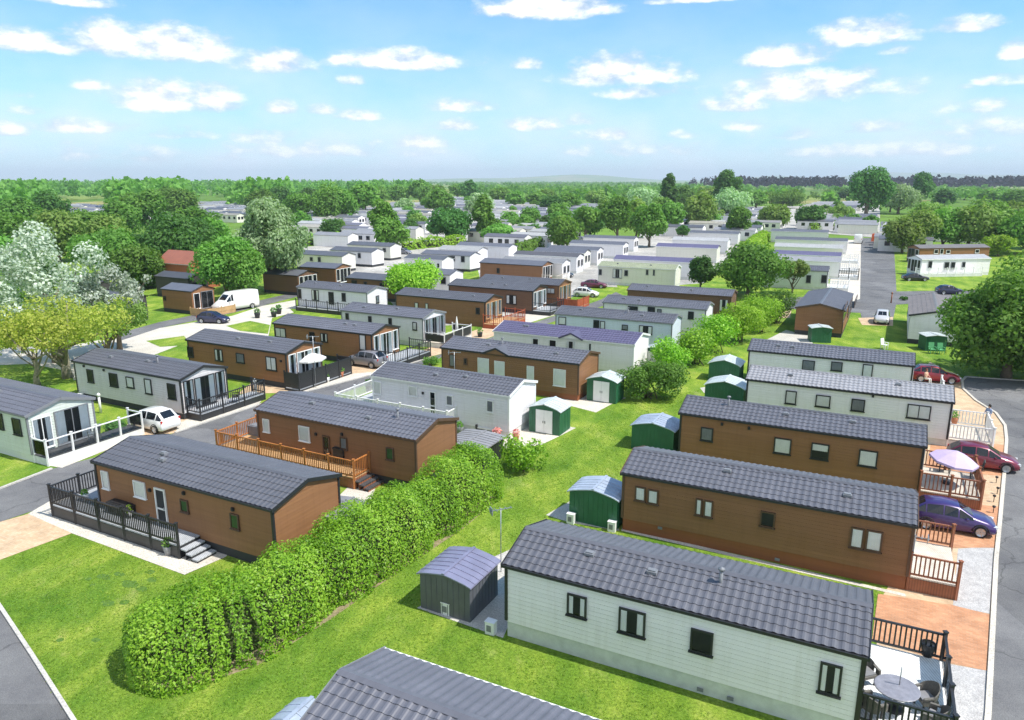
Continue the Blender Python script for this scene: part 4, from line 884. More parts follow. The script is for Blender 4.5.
# ------------------------------------------------------------------ cars
CARC = {}
def car_meshes(kind, paint):
    if (kind, paint) in CARC: return CARC[kind, paint]
    #            x     zl   belt  top   w    wb   wt
    if kind == 'hatch': st = [(2.05,.30,.52,.58,.62,.60,.50),(1.96,.22,.62,.70,.78,.76,.62),(1.55,.18,.76,.88,.86,.83,.66),(.95,.18,.88,1.0,.88,.86,.70),(.20,.18,.93,1.43,.88,.86,.60),(-.5,.18,.95,1.50,.88,.86,.62),(-1.35,.18,.98,1.44,.88,.86,.60),(-1.93,.22,.98,1.04,.86,.82,.66),(-2.05,.30,.66,.72,.78,.74,.60)]; wx = (1.28,-1.28); gl = (3, 7)
    elif kind == 'suv': st = [(2.1,.34,.62,.68,.64,.62,.52),(2.0,.26,.74,.82,.82,.80,.64),(1.6,.22,.88,1.0,.90,.87,.68),(1.05,.22,.98,1.1,.92,.89,.72),(.40,.22,1.02,1.56,.92,.89,.64),(-.4,.22,1.03,1.63,.92,.89,.66),(-1.45,.22,1.05,1.58,.92,.89,.63),(-1.98,.26,1.04,1.12,.9,.86,.68),(-2.1,.36,.74,.8,.82,.78,.62)]; wx = (1.3,-1.3); gl = (3, 7)
    elif kind == 'saloon': st = [(2.3,.30,.52,.58,.62,.60,.50),(2.2,.22,.60,.68,.80,.78,.62),(1.7,.18,.72,.84,.88,.85,.66),(.95,.18,.84,.95,.9,.87,.70),(.15,.18,.89,1.37,.9,.87,.60),(-.6,.18,.9,1.42,.9,.87,.62),(-1.2,.18,.92,1.32,.9,.87,.58),(-1.75,.18,.92,1.0,.9,.86,.66),(-2.2,.22,.86,.94,.86,.82,.66),(-2.3,.3,.66,.72,.76,.72,.58)]; wx = (1.4,-1.4); gl = (3, 7)
    elif kind == 'van': st = [(2.95,.34,.62,.7,.7,.68,.6),(2.85,.26,.85,.95,.92,.9,.78),(2.3,.24,1.15,1.28,.98,.96,.86),(1.95,.24,1.3,1.5,.99,.97,.86),(1.25,.24,1.35,2.2,1.,.98,.82),(.9,.24,1.38,2.45,1.,.98,.84),(-2.6,.24,1.4,2.5,1.,.98,.86),(-2.92,.26,1.4,2.44,.99,.97,.85),(-2.97,.34,1.35,2.38,.97,.95,.83)]; wx = (2.0,-1.8); gl = (3, 5)
    rings = []
    for x, zl, zb, zt, w, wb, wt in st:
        zm = (zl+zb)/2
        half = [(0, zl), (w*.86, zl), (w*.97, zl+.08), (w, zm), (wb, zb), (wt+(wb-wt)*.06, zt-.035), (wt*.82, zt), (0, zt+.015)]
        rings.append([(x, y, z) for y, z in half]+[(x, -y, z) for y, z in half[-2:0:-1]])
    n = len(rings[0]); mb = MB(); vs = [p for r in rings for p in r]
    fs = [(i*n+k, i*n+(k+1) % n, (i+1)*n+(k+1) % n, (i+1)*n+k) for i in range(len(rings)-1) for k in range(n)]
    fs += [tuple(range(n))[::-1], tuple((len(rings)-1)*n+k for k in range(n))]
    mb.add(vs, fs, 0, True); body = mb.mesh('body', paint)
    def pane(quads):
        g = MB()
        for q in quads:
            q = [Vector(p) for p in q]; c = sum(q, Vector())/4; nrm_ = (q[2]-q[0]).cross(q[3]-q[1]).normalized()
            if nrm_.dot(c-Vector((0, 0, .9))) < 0: nrm_ = -nrm_
            g.add([c+(p-c)*.90+nrm_*.012 for p in q], [(0,1,2,3)])
        return g.mesh('window', 'dark_glass')
    rg = rings; a, b_ = gl; wins = []
    for k0, k1 in ((4, 5), (n-5, n-4)):
        wins.append(pane([(rg[i][k0], rg[i][k1 % n], rg[i+1][k1 % n], rg[i+1][k0]) for i in range(a, b_)]))
    f = lambda i, s: (rg[i][6 if s > 0 else n-6])
    e = (b_ if kind != 'van' else None)
    wins.append(pane([(f(a, 1), f(a, -1), f(a+1, -1), f(a+1, 1))]))
    if e: wins.append(pane([(f(b_-1, 1), f(b_-1, -1), f(b_, -1), f(b_, 1))]))
    ty = MB(); r = .33
    ty.lathe((0,0,0), [(r-.09, -.1), (r-.02, -.1), (r, -.06), (r, .06), (r-.02, .1), (r-.09, .1)], 18); ri = MB(); ri.lathe((0,0,0), [(.02,.085),(.2,.07),(.235,.1)], 12)
    for k in range(5): ri.box(None, (.2, .05, .02), M=Matrix.Rotation(k*2*math.pi/5, 4, 'Z') @ Matrix.Translation((.12, 0, .09)))
    bm_ = MB()
    x0 = st[1][0]; x1 = st[-2][0]
    CARC[kind, paint] = (body, wins, ty.mesh('wheel', 'rubber'), ri.mesh('rim', 'alloy'), st, wx); return CARC[kind, paint]
def car(label, u, v, head, kind, paint, name='parked_car', cat='car', group=None):
    body, wins, ty, ri, st, wx = car_meshes(kind, paint)
    root = empty(name, at(u, v, .01), head, label, cat, group); w = st[3][4]; root.scale = (.86, .86, .88) if kind != 'van' else (.98, .98, .95)
    obj('body', body, root)
    for i, wm in enumerate(wins): obj('window', wm, root)
    for x in wx:
        for s in (-1, 1):
            o = obj('wheel', ty, root, (x, s*(w-.075), .33)); o.rotation_euler = (-s*math.pi/2, 0, 0)
            obj('rim', ri, o)
            mb = MB(); mb.tube([(x+.40*math.cos(a_), s*(w+.004), .33+.40*math.sin(a_)) for a_ in [math.pi*k_/10 for k_ in range(11)]], .035, 6); mb.build('wheel_arch', 'rubber', root)
    xf, xr = st[1][0], st[-2][0]; zf, zr = st[1][2], st[-2][2]
    for s in (-1, 1):
        mb = MB(); mb.box((xf-.05, s*st[1][4]*.74, zf-.02), (.24, .30, .14), rz=-s*.35); mb.build('headlight', 'lamp_clear', root)
        mb = MB(); mb.box((xr+.0, s*st[-2][4]*.86, zr-.12), (.14, .16, .24)); mb.build('tail_light', 'lamp_red', root)
        mb = MB(); mb.box((st[3][0]-.35, s*(w+.09), st[3][2]+.06), (.12, .18, .12)); mb.build('wing_mirror', paint, root)
    mb = MB(); mb.box((st[0][0]-.03, 0, .3), (.12, st[0][4]*1.7, .14)); mb.build('bumper', 'rubber', root)
    for x_, s in ((st[0][0]+.03, 1), (st[-1][0]-.012, -1)):
        mb = MB(); mb.box((x_, 0, .42 if s > 0 else .58), (.02, .5, .1)); mb.build('number_plate', 'white_trim', root)
    return root
RD = AX+math.pi/2
car('white compact car reversed onto the drive in front of the light grey home', 154, 428, AX+math.pi, 'suv', 'paint_white')
car('grey car parked between the black fenced deck and the glazed brown home', 367, 365.5, AX+math.pi, 'suv', 'paint_grey')
car('dark navy car beside the white van', 214, 322.5, AX+R(18), 'hatch', 'paint_navy')
car('long white van with a high roof on the pale yard', 236, 309.5, RD+math.pi+R(-6), 'van', 'paint_white', 'parked_van', 'van')
car('purple hatchback between the two brown homes by the entrance road', 950, 527, AX+R(4), 'hatch', 'paint_purple')
car('maroon car parked beside the lilac parasol', 981, 466, AX+R(2), 'hatch', 'paint_maroon')
car('red car at the grass corner behind the pale sunlit roof', 934, 381, AX+R(8), 'hatch', 'paint_red')
car('silver car facing the viewer at the end of the distant road', 881.5, 322.5, RD+math.pi, 'suv', 'paint_silver')
car('black saloon on the grass edge before the white roofed home', 915, 280.5, R(-6), 'saloon', 'paint_black')
car('dark blue car on the cross road half hidden by the big tree', 949, 294, R(-5), 'hatch', 'paint_navy')
car('wine red estate car in front of the white home with the green grey roof', 594, 287.5, AX+R(12), 'saloon', 'paint_wine')
car('white car half hidden behind the orange planter fence', 586, 296.5, AX+R(10), 'hatch', 'paint_white')
car('dark car parked by the short left row of cream homes', 404, 254, AX, 'hatch', 'paint_grey')
car('dark car under the middle row by the brown home with a pale deck', 563, 277, AX, 'hatch', 'paint_black')
car('white van at the end of the distant road beside the orange box trailer', 858, 243, RD, 'van', 'paint_white', 'parked_van', 'van')
# orange box trailer
tr_ = empty('box_trailer', at(880, 243), AX, 'orange box trailer at the far end of the distant road', 'trailer')
mb = MB(); mb.box((0,0,1.35), (4.2,2.2,1.9)); mb.box((0,0,2.34), (3.9,1.9,.12)); mb.build('body', 'paint_orange', tr_)
for s in (-1, 1):
    mb = MB(); mb.tube([(0,s*1.02-.1,.4),(0,s*1.02+.1,.4)], .38, 14, smooth=False); mb.build('wheel', 'rubber', tr_)
mb = MB(); mb.bar((2.1,0,.5),(3.3,0,.5),.1,.1); mb.build('drawbar', 'galvanised', tr_)
# ------------------------------------------------------------------ things on and beside the decks
def rattan_chair(p, rz, label, group='rattan chairs round the patio table'):
    root = empty('patio_chair', p, rz, label, 'chair', group); root.scale = (.9,)*3      # faces +x
    mb = MB(); mb.box((.02,0,.38),(.54,.56,.1)); mb.build('seat', 'rattan', root)
    mb = MB()
    n = 14
    prev = None
    for i in range(n+1):
        a = math.pi*.5+math.pi*i/n; r = .33; x, y = .30*math.cos(a)-.0, .36*math.sin(a); f = abs(i-n/2)/(n/2); top = .92-.26*f**1.5; fl = 1+.12*(1-f)
        cur = [(x, y, .30), (x*1.08*fl, y*1.1, top), (x*1.0*fl-.0+.05*0, y*1.0, top+.015), (x*.86, y*.86, .34)]
        if prev:
            for q in range(4): mb.quad(prev[q], cur[q], cur[(q+1) % 4], prev[(q+1) % 4])
        prev = cur
    mb.build('backrest', 'rattan', root)
    for s in (-1, 1):
        mb = MB(); mb.bar((-.02, s*.36, .62), (.30, s*.34, .58), .09, .06); mb.bar((.28, s*.34, .60), (.29, s*.33, .36), .08, .06); mb.bar((.12, s*.35, .46), (.3, s*.34, .46), .05, .26); mb.build('armrest', 'rattan', root)
    for sx in (-1, 1):
        for sy in (-1, 1):
            mb = MB(); mb.bar((sx*.22, sy*.24, 0), (sx*.22, sy*.24, .34), .05, .05); mb.build('leg', 'rattan_dark', root)
    mb = MB(); mb.box((.04,0,.455),(.44,.46,.06)); mb.build('cushion', 'pale_slate_roof', root)
    return root
h = HS['H1']; zf = .625
tc_ = at(897, 688, zf+.72); tc_.z = zf
tb = empty('patio_table', tc_, 0, 'round slate topped patio table on the pale end deck', 'table')
mb = MB(); mb.lathe((0,0,0), [(.0,.70),(.60,.70),(.62,.715),(.62,.74),(.60,.75),(.0,.75)], 28, smooth=False); mb.build('tabletop', 'slate_top', tb)
mb = MB(); mb.lathe((0,0,0), [(.05,.05),(.05,.7)], 12); mb.build('pedestal', 'black_plastic', tb)
mb = MB(); mb.lathe((0,0,0), [(0,.0),(.28,.0),(.28,.05),(.08,.1),(0,.1)], 16); mb.build('base', 'black_plastic', tb)
mb = MB(); mb.tube([(0.12,.1,.74),(.12,.1,1.35)], .018, 8); mb.build('parasol_sleeve', 'galvanised', tb)
for ang_, r_, lab in ((R(106), 1.25, 'rattan patio chair at the glazed wall side of the round table'), (R(3), .95, 'rattan patio chair on the far right of the round table'), (R(197), .88, 'rattan patio chair nearest the house corner, cut by the railing'), (R(-47), 1.12, 'rattan patio chair nearest the bottom edge of the photo')):
    p = tc_+Vector((math.cos(ang_)*r_, math.sin(ang_)*r_, 0)); rattan_chair(p, ang_+math.pi, lab)
def planter(p, label, mat='black_plastic', plant='leaf_bush', s=1., flowers=False):
    root = empty('planter', p, 0, label, 'plant pot')
    mb = MB(); mb.lathe((0,0,0), [(0,.0),(.16*s,0),(.22*s,.38*s),(.20*s,.40*s),(.0,.36*s)], 14); mb.build('pot', mat, root)
    if plant is None:
        mb = MB(); mb.lathe((0,0,.3*s), [(.205*s,.08*s),(.225*s,.10*s),(.225*s,.13*s),(.19*s,.13*s)], 14); mb.build('rim', mat, root); return root
    rr = random.Random(label); v = []; f = []; tt = []
    for i in range(90):
        d = Vector((rr.gauss(0,1), rr.gauss(0,1), rr.gauss(0,1)+.4)).normalized()*.26*s*rr.uniform(.5, 1); c = Vector((0,0,.5*s))+d
        a = Vector((rr.gauss(0,1), rr.gauss(0,1), rr.gauss(0,1))).normalized(); b_ = a.orthogonal().normalized(); n = len(v)
        v += [c-a*.07*s, c+b_*.035*s, c+a*.07*s, c-b_*.035*s]; f.append((n,n+1,n+2,n+3)); tt.append(rr.random())
    me = bpy.data.meshes.new('foliage'); me.from_pydata([tuple(q) for q in v], [], f); at_ = me.attributes.new('tint', 'FLOAT', 'FACE'); at_.data.foreach_set('value', tt); me.materials.append(MAT[plant]); obj('foliage', me, root)
    return root
planter(at(927, 655, zf), 'black pot in the far corner of the pale end deck', s=1.05, plant=None)
planter(at(169.5, 554.5), 'large grey green pot at the foot of the veranda steps', 'pale_slate_roof', s=1.1)
planter(at(86, 500, .63), 'pale pot on the black veranda nearest its corner', 'white_trim', 'leaf_mid', .8); planter(at(130, 517, .63), 'pale pot on the black veranda in its middle', 'white_trim', 'leaf_lime', .8)
planter(at(397, 398, .56), 'potted shrub on the white picket veranda', 'terracotta', 'leaf_dark', 1.1); planter(at(369, 391, .56), 'tall potted shrub at the corner of the white picket veranda', 'black_plastic', 'leaf_dark', 1.3)
planter(at(497, 441), 'pot of pink flowers beside the black garden sofa', 'terracotta', 'leaf_flower', 1.2); planter(at(516, 440), 'pot of flowers nearest the round bush', 'terracotta', 'leaf_flower', 1.); planter(at(460, 433), 'grey pot between the picket veranda and the garden sofa', 'grey_trim', 'leaf_bush', 1.1)
planter(at(313, 385), 'terracotta pot before the black fenced deck, nearest the road bend', 'terracotta', 'leaf_flower', 1.2); planter(at(327, 382), 'pale pot before the black fenced deck', 'white_trim', 'leaf_bush', 1.1); planter(at(341, 377), 'terracotta pot near the end of the black fenced deck', 'terracotta', 'leaf_mid', 1.2)
planter(at(480, 337), 'dark pot at the corner of the white deck with black panels', 'black_plastic', 'leaf_bush', 1.3); planter(at(953, 424, .5), 'potted plant by the wall on the white railed deck', 'terracotta', 'leaf_mid', 1.2)
# black chest and covered furniture on the verandas
def chest(p, rz, label, d=(1.1,.6,.6), mat='black_plastic', name='storage_box', cat='storage box'):
    root = empty(name, p, rz, label, cat); mb = MB(); mb.box((0,0,d[2]*.45),(d[0],d[1],d[2]*.9)); mb.build('box', mat, root); mb = MB(); mb.box((0,0,d[2]*.95),(d[0]+.06,d[1]+.06,d[2]*.1)); mb.box((0,0,d[2]*1.02),(d[0]*.8,d[1]*.8,d[2]*.05)); mb.build('lid', mat, root); return root
chest(at(124, 513, .63), AX, 'black storage chest against the brown wall on the black veranda', (1.5,.6,.55)); chest(at(342, 462, .63), AX, 'dark covered box by the door on the orange veranda', (.7,.6,.9))
chest(at(257, 434, .63), AX, 'blue grey chest in the corner of the orange veranda', (.9,.6,.6), 'grey_trim')
sf = empty('garden_sofa', at(489, 434), AX, 'black garden sofa with a white seat cushion against the pale blue grey home', 'sofa')
mb = MB(); mb.box((0,0,.2),(1.6,.7,.36)); mb.build('base', 'rattan_dark', sf); mb = MB(); mb.box((0,.32,.6),(1.6,.12,.5)); mb.build('backrest', 'rattan_dark', sf)
for s in (-1, 1): mb = MB(); mb.box((s*.76,0,.48),(.12,.7,.24)); mb.build('armrest', 'rattan_dark', sf)
mb = MB(); mb.box((0,-.04,.42),(1.36,.58,.1)); mb.build('cushion', 'white_canvas', sf)
def parasol(p, label, mat, r=1.35, h=2.3, tilt=0., name='parasol'):
    root = empty(name, p, 0, label, 'parasol'); root.rotation_euler = (tilt, tilt*.6, .3)
    mb = MB(); mb.tube([(0,0,0),(0,0,h)], .025, 8); mb.build('pole', 'galvanised', root)
    mb = MB(); n = 8; rim = [(r*math.cos(2*math.pi*k/n), r*math.sin(2*math.pi*k/n), h-.52) for k in range(n)]; mid = [(r*.5*math.cos(2*math.pi*k/n), r*.5*math.sin(2*math.pi*k/n), h-.22) for k in range(n)]
    vs = [(0,0,h)]+mid+rim+[(x, y, z-.12) for x, y, z in rim]; fs = []
    for k in range(n): k2 = (k+1) % n; fs += [(0, 1+k, 1+k2), (1+k, 1+n+k, 1+n+k2, 1+k2), (1+n+k, 1+2*n+k, 1+2*n+k2, 1+n+k2)]
    mb.add(vs, fs); mb.build('canopy', mat, root)
    for k in range(n): mb = MB(); mb.bar((0,0,h-.05), (rim[k][0]*.97, rim[k][1]*.97, rim[k][2]-.02), .02, .02); mb.build('rib', 'galvanised', root)
    mb = MB(); mb.lathe((0,0,0), [(0,0),(.25,0),(.25,.06),(.06,.1),(0,.1)], 12); mb.build('base', 'black_plastic', root); return root
pp = at(951, 451, 2.35); pp.z = .56
parasol(pp, 'lilac parasol open over the brown railed deck', 'lilac_canvas', 1.15, 1.9, .12)
pp = at(307, 352, 2.4); pp.z = .22; parasol(pp, 'white parasol open over the black fenced deck', 'white_canvas', 1.5, 2.2)
fp = empty('folded_parasol', at(457, 337, .52), 0, 'white parasol folded shut on the white deck with black panels', 'parasol')
mb = MB(); mb.lathe((0,0,0), [(.03,.6),(.16,.75),(.12,1.5),(.03,2.1),(0,2.15)], 8); mb.build('canopy', 'white_canvas', fp); mb = MB(); mb.tube([(0,0,0),(0,0,.8)], .03, 8); mb.build('pole', 'galvanised', fp)
def garden_chair(p, rz, mat, label, group=None):
    root = empty('garden_chair', p, rz, label, 'chair', group); mb = MB(); mb.box((0,0,.42),(.5,.5,.05)); mb.build('seat', mat, root)
    mb = MB(); M_ = Matrix.Translation((-.27,0,.72)) @ Matrix.Rotation(-.2, 4, 'Y'); mb.box(None, (.05,.5,.62), M=M_); mb.build('backrest', mat, root)
    for sx in (-1,1):
        for sy in (-1,1): mb = MB(); mb.bar((sx*.22,sy*.22,0),(sx*.22,sy*.22,.4),.05,.05); mb.build('leg', mat, root)
    for s in (-1,1): mb = MB(); mb.box((0,s*.27,.63),(.5,.06,.04)); mb.bar((.22,s*.27,.42),(.22,s*.27,.62),.05,.05); mb.build('armrest', mat, root)
plain('paint_green', (.10, .36, .16), .6, var=.05)
garden_chair(at(931.6, 353.5), R(-95), 'paint_green', 'left of the two green garden chairs in front of the green shed'); garden_chair(at(940.5, 354), R(-95), 'paint_green', 'right of the two green garden chairs in front of the green shed')
garden_chair(at(884, 349), R(-60), 'white_trim', 'white garden chair on the grass beside the grey end on home')
garden_chair(at(944, 471, .56), R(60), 'rattan_dark', 'dark chair on the deck under the lilac parasol, nearest the wall'); garden_chair(at(975, 478, .56), R(150), 'rattan_dark', 'dark chair at the outer corner of the lilac parasol deck')
garden_chair(at(236, 402, .52), R(200), 'rattan_dark', 'dark chair on the black railed deck behind the white car'); garden_chair(at(65, 441, .52), R(-20), 'white_trim', 'white chair on the dark glass sided deck near the gable'); garden_chair(at(95, 440, .52), R(170), 'galvanised', 'metal chair on the dark glass sided deck near its outer rail')
# utility boxes, gas meters and aerials
def unit(p, rz, label, d=(.36,.26,.48), fan=True):
    root = empty('service_box', p, rz, label, 'service box'); mb = MB(); mb.box((0,0,d[2]/2),d); mb.box((0,0,d[2]+.015),(d[0]+.04,d[1]+.04,.03)); mb.build('casing', 'white_trim', root)
    if fan: mb = MB(); mb.box((-.02,-d[1]/2-.008,d[2]*.52),(d[0]*.5,.02,d[2]*.5)); mb.build('grille', 'grey_trim', root)
unit(at(447, 613.5), AX, 'white service box at the foot of the grey shed'); unit(at(491, 633), AX, 'white service box on the path at the white home corner')
unit(at(571, 523), AX, 'white service box at the left foot of the pale blue roofed green shed'); unit(at(612, 531), AX, 'white service box between the green shed and the reddish skirted home'); unit(at(719, 384), AX, 'white service box at the front of the lone green shed'); unit(at(738, 384), AX, 'grey service box at the right of the lone green shed')
unit(at(81, 400), AX, 'white service box at the left end of the light grey home')
def aerial(p, h, label, n=5, rz=0):
    root = empty('tv_aerial', p, rz, label, 'aerial'); mb = MB(); mb.tube([(0,0,0),(0,0,h)], .022, 6); mb.build('pole', 'galvanised', root)
    mb = MB(); mb.bar((-.5,0,h-.05),(.5,0,h-.05),.03,.03)
    for i in range(n): x = -.45+.9*i/(n-1); mb.bar((x,-.22+.03*i,h-.03),(x,.22-.03*i,h-.03),.02,.02)
    mb.box((-.42,0,h-.05),(.03,.3,.3)); mb.build('antenna', 'galvanised', root)
aerial(at(501, 572), 2.9, 'tv aerial on a pole at the corner of the white home by the grey shed', rz=.4)
aerial(at(908, 590), 2.4, 'aerial pole at the end of the reddish skirted brown home', rz=2.6)
aerial(at(316, 388), 4.2, 'black lamp height pole beside the black fenced deck', 4); aerial(at(238, 300), 4., 'pole standing behind the white van', 4); aerial(at(455, 392), 3.2, 'pole behind the pale blue grey home', 4)
# little solar lights on the edge of the drive
for i, (u, v) in enumerate([(996,483),(997,494),(993.5,502),(993,513)]):
    root = empty('solar_light', at(u, v), 0, 'small black solar light on the drive edge below the maroon car', 'light', 'solar lights on the drive edge'); mb = MB(); mb.tube([(0,0,0),(0,0,.3)], .02, 6); mb.build('stake', 'black_plastic', root); mb = MB(); mb.lathe((0,0,0), [(.0,.28),(.07,.3),(.08,.38),(0,.42)], 8); mb.build('lamp', 'black_plastic', root)
# lamp bollards and bins at the far road
for (u, v, lab) in ((891,303,'wooden post at the corner of the distant road'), (256,397.5,'white marker post at the kerb by the black fenced deck'), (101,413,'white statue like post between the two grey homes')):
    root = empty('marker_post', at(u, v), 0, lab, 'post'); mb = MB(); mb.tube([(0,0,0),(0,0,1.25)], [.09,.08], 8); mb.build('shaft', 'brown_wood' if u > 800 else 'white_trim', root); mb = MB(); mb.lathe((0,0,0), [(0,1.22),(.13,1.25),(.12,1.4),(0,1.5)], 10); mb.build('cap', 'brown_wood' if u > 800 else 'white_trim', root)
for i, (u, v) in enumerate([(257.5,318),(274,317),(279,314)]):
    planter(at(u, v), ['dark planter on the pale yard, left of three', 'dark planter on the pale yard, middle of three', 'dark planter on the pale yard, right of three'][i], 'black_plastic', 'leaf_dark', 1.6)
# ------------------------------------------------------------------ people
def person(p, rz, label, top, legs, hair, scale=1., sit=False):
    root = empty('person', p, rz, label, 'person'); root.scale = (scale,)*3
    me = bpy.data.meshes.new('body'); bm = bmesh.new(); lay = bm.verts.layers.skin.verify()
    J = {}; rad = {}
    hz = .92 if not sit else .5
    def j(n, x, y, z, r): J[n] = bm.verts.new((x, y, z)); rad[n] = r
    j('pel', 0, 0, hz, .135); j('wst', 0, 0, hz+.17, .125); j('chs', .01, 0, hz+.38, .15); j('nck', 0, 0, hz+.55, .06); j('hd', .03, 0, hz+.66, .085); j('hdt', .02, 0, hz+.76, .085)
    for s, q in ((1,'l'), (-1,'r')):
        j('hip'+q, 0, s*.10, hz-.06, .095)
        if sit: j('kn'+q, .42, s*.12, hz-.02, .065); j('an'+q, .46, s*.12, .09, .045); j('ft'+q, .62, s*.12, .05, .04)
        else: j('kn'+q, .03, s*.11, .48, .062); j('an'+q, 0, s*.11, .08, .042); j('ft'+q, .17, s*.12, .04, .038)
        j('sh'+q, 0, s*.19, hz+.47, .065); j('el'+q, .05, s*.25, hz+.21, .045); j('wr'+q, .25, s*.20, hz+.10, .032); j('hn'+q, .33, s*.19, hz+.09, .036)
    E_ = [('pel','wst'),('wst','chs'),('chs','nck'),('nck','hd'),('hd','hdt')]
    for q in 'lr': E_ += [('pel','hip'+q),('hip'+q,'kn'+q),('kn'+q,'an'+q),('an'+q,'ft'+q),('chs','sh'+q),('sh'+q,'el'+q),('el'+q,'wr'+q),('wr'+q,'hn'+q)]
    for a, b_ in E_: bm.edges.new((J[a], J[b_]))

    for n in J: J[n][lay].radius = (rad[n],)*2; J[n][lay].use_root = (n == 'pel')
    bm.to_mesh(me); bm.free(); J.clear()
    o = obj('body', me, root); o.modifiers.new('skin', 'SKIN')
    o.modifiers.new('sub', 'SUBSURF').levels = 1
    dg = bpy.context.evaluated_depsgraph_get(); ev = bpy.data.meshes.new_from_object(o.evaluated_get(dg)); o.modifiers.clear(); o.data = ev
    ev.materials.clear()
    for k in (top, legs, 'skin'): ev.materials.append(MAT[k])
    for pl in ev.polygons:
        c = pl.center; pl.material_index = 2 if c.z > hz+.56 or (abs(c.y) > .15 and c.x > .12 and c.z > hz+.02) else (1 if c.z < hz+.02 else 0); pl.use_smooth = True
    mb = MB(); cz = hz+.74; mb.lathe((.0,0,0), [(.0,cz+.13),(.06,cz+.12),(.1,cz+.06),(.108,cz-.01),(.1,cz-.06),(.07,cz-.09)], 12); hm = mb.build('hair', hair, root); hm.location = (-.012,0,0)
    return root
person(at(986.5, 427, .52), R(200), 'person with dark hair in a blue grey top at the white deck rail', 'shirt_blue', 'dark_cloth', 'hair_dark', .86)
person(at(925, 383, .52), R(-60), 'person in peach clothing sitting on the small white deck by the red car', 'peach_cloth', 'white_canvas', 'hair_red', .86, sit=True)
# ------------------------------------------------------------------ foliage
def cards(P_, size, rng, up=.35, aspect=.55, outward=None, jit=.5, tint=None, droop=0.):
    "one small leaf or leaf clump per point, as numpy arrays of quads"
    n = len(P_); d = rng.normal(size=(n, 3))
    if outward is not None: d = d*jit+outward
    d[:, 2] += up; d /= np.linalg.norm(d, axis=1)[:, None]+1e-9           # leaf normal
    r = rng.normal(size=(n, 3))
    if droop: r = r*.45; r[:, 2] -= droop
    a = r-(r*d).sum(1)[:, None]*d; a /= np.linalg.norm(a, axis=1)[:, None]+1e-9
    b = np.cross(d, a); s = (size*rng.uniform(.65, 1.35, n))[:, None]
    fold = d*s*.18
    V = np.stack([P_-a*s, P_+b*s*aspect+fold, P_+a*s, P_-b*s*aspect+fold], 1).reshape(-1, 3)
    return V
def leaf_mesh(name, V, tint, mat):
    n = len(V)//4; me = bpy.data.meshes.new(name)
    me.vertices.add(n*4); me.vertices.foreach_set('co', V.astype(np.float32).ravel())
    me.loops.add(n*4); me.loops.foreach_set('vertex_index', np.arange(n*4, dtype=np.int32))
    me.polygons.add(n); me.polygons.foreach_set('loop_start', np.arange(0, n*4, 4, dtype=np.int32)); me.polygons.foreach_set('loop_total', np.full(n, 4, dtype=np.int32))
    a = me.attributes.new('tint', 'FLOAT', 'FACE'); a.data.foreach_set('value', np.clip(tint, 0, 1).astype(np.float32))
    me.materials.append(MAT[mat]); me.update(calc_edges=True); me.validate(); return me
def crown_lobes(rng, shape, n):
    "lobes of a crown of height 1 above ground and width 1: centre and radius"
    out = []
    for i in range(n):
        while True:
            p = rng.uniform(-1, 1, 3)
            if np.linalg.norm(p) < 1: break
        x, y, z = p
        if shape == 'round': c = (x*.34, y*.34, .56+z*.27); r = rng.uniform(.12, .19)
        elif shape == 'tall': c = (x*.30*(1-.35*max(0, z)), y*.30*(1-.35*max(0, z)), .53+z*.34); r = rng.uniform(.11, .17)
        elif shape == 'spread': c = (x*.38, y*.38, .68+z*.17); r = rng.uniform(.09, .15)
        elif shape == 'cone': zz = (z+1)/2; c = (x*.33*(1.05-zz), y*.33*(1.05-zz), .16+zz*.72); r = rng.uniform(.08, .13)*(1.25-.7*zz)
        elif shape == 'low': c = (x*.36, y*.36, .50+z*.25); r = rng.uniform(.16, .24)
        elif shape == 'full': c = (x*.38, y*.38, .44+z*.40); r = rng.uniform(.11, .18)
        elif shape == 'airy': c = (x*.40, y*.40, .60+z*.32); r = rng.uniform(.05, .105)
        elif shape == 'sparse': c = (x*.42, y*.42, .71+z*.21); r = rng.uniform(.05, .10)
        if i % 6 == 5: c = (c[0]*1.22, c[1]*1.22, .5+(c[2]-.5)*1.12); r *= .62      # stray boughs break the outline
        out.append((np.array(c), r))
    return out
PT = {}
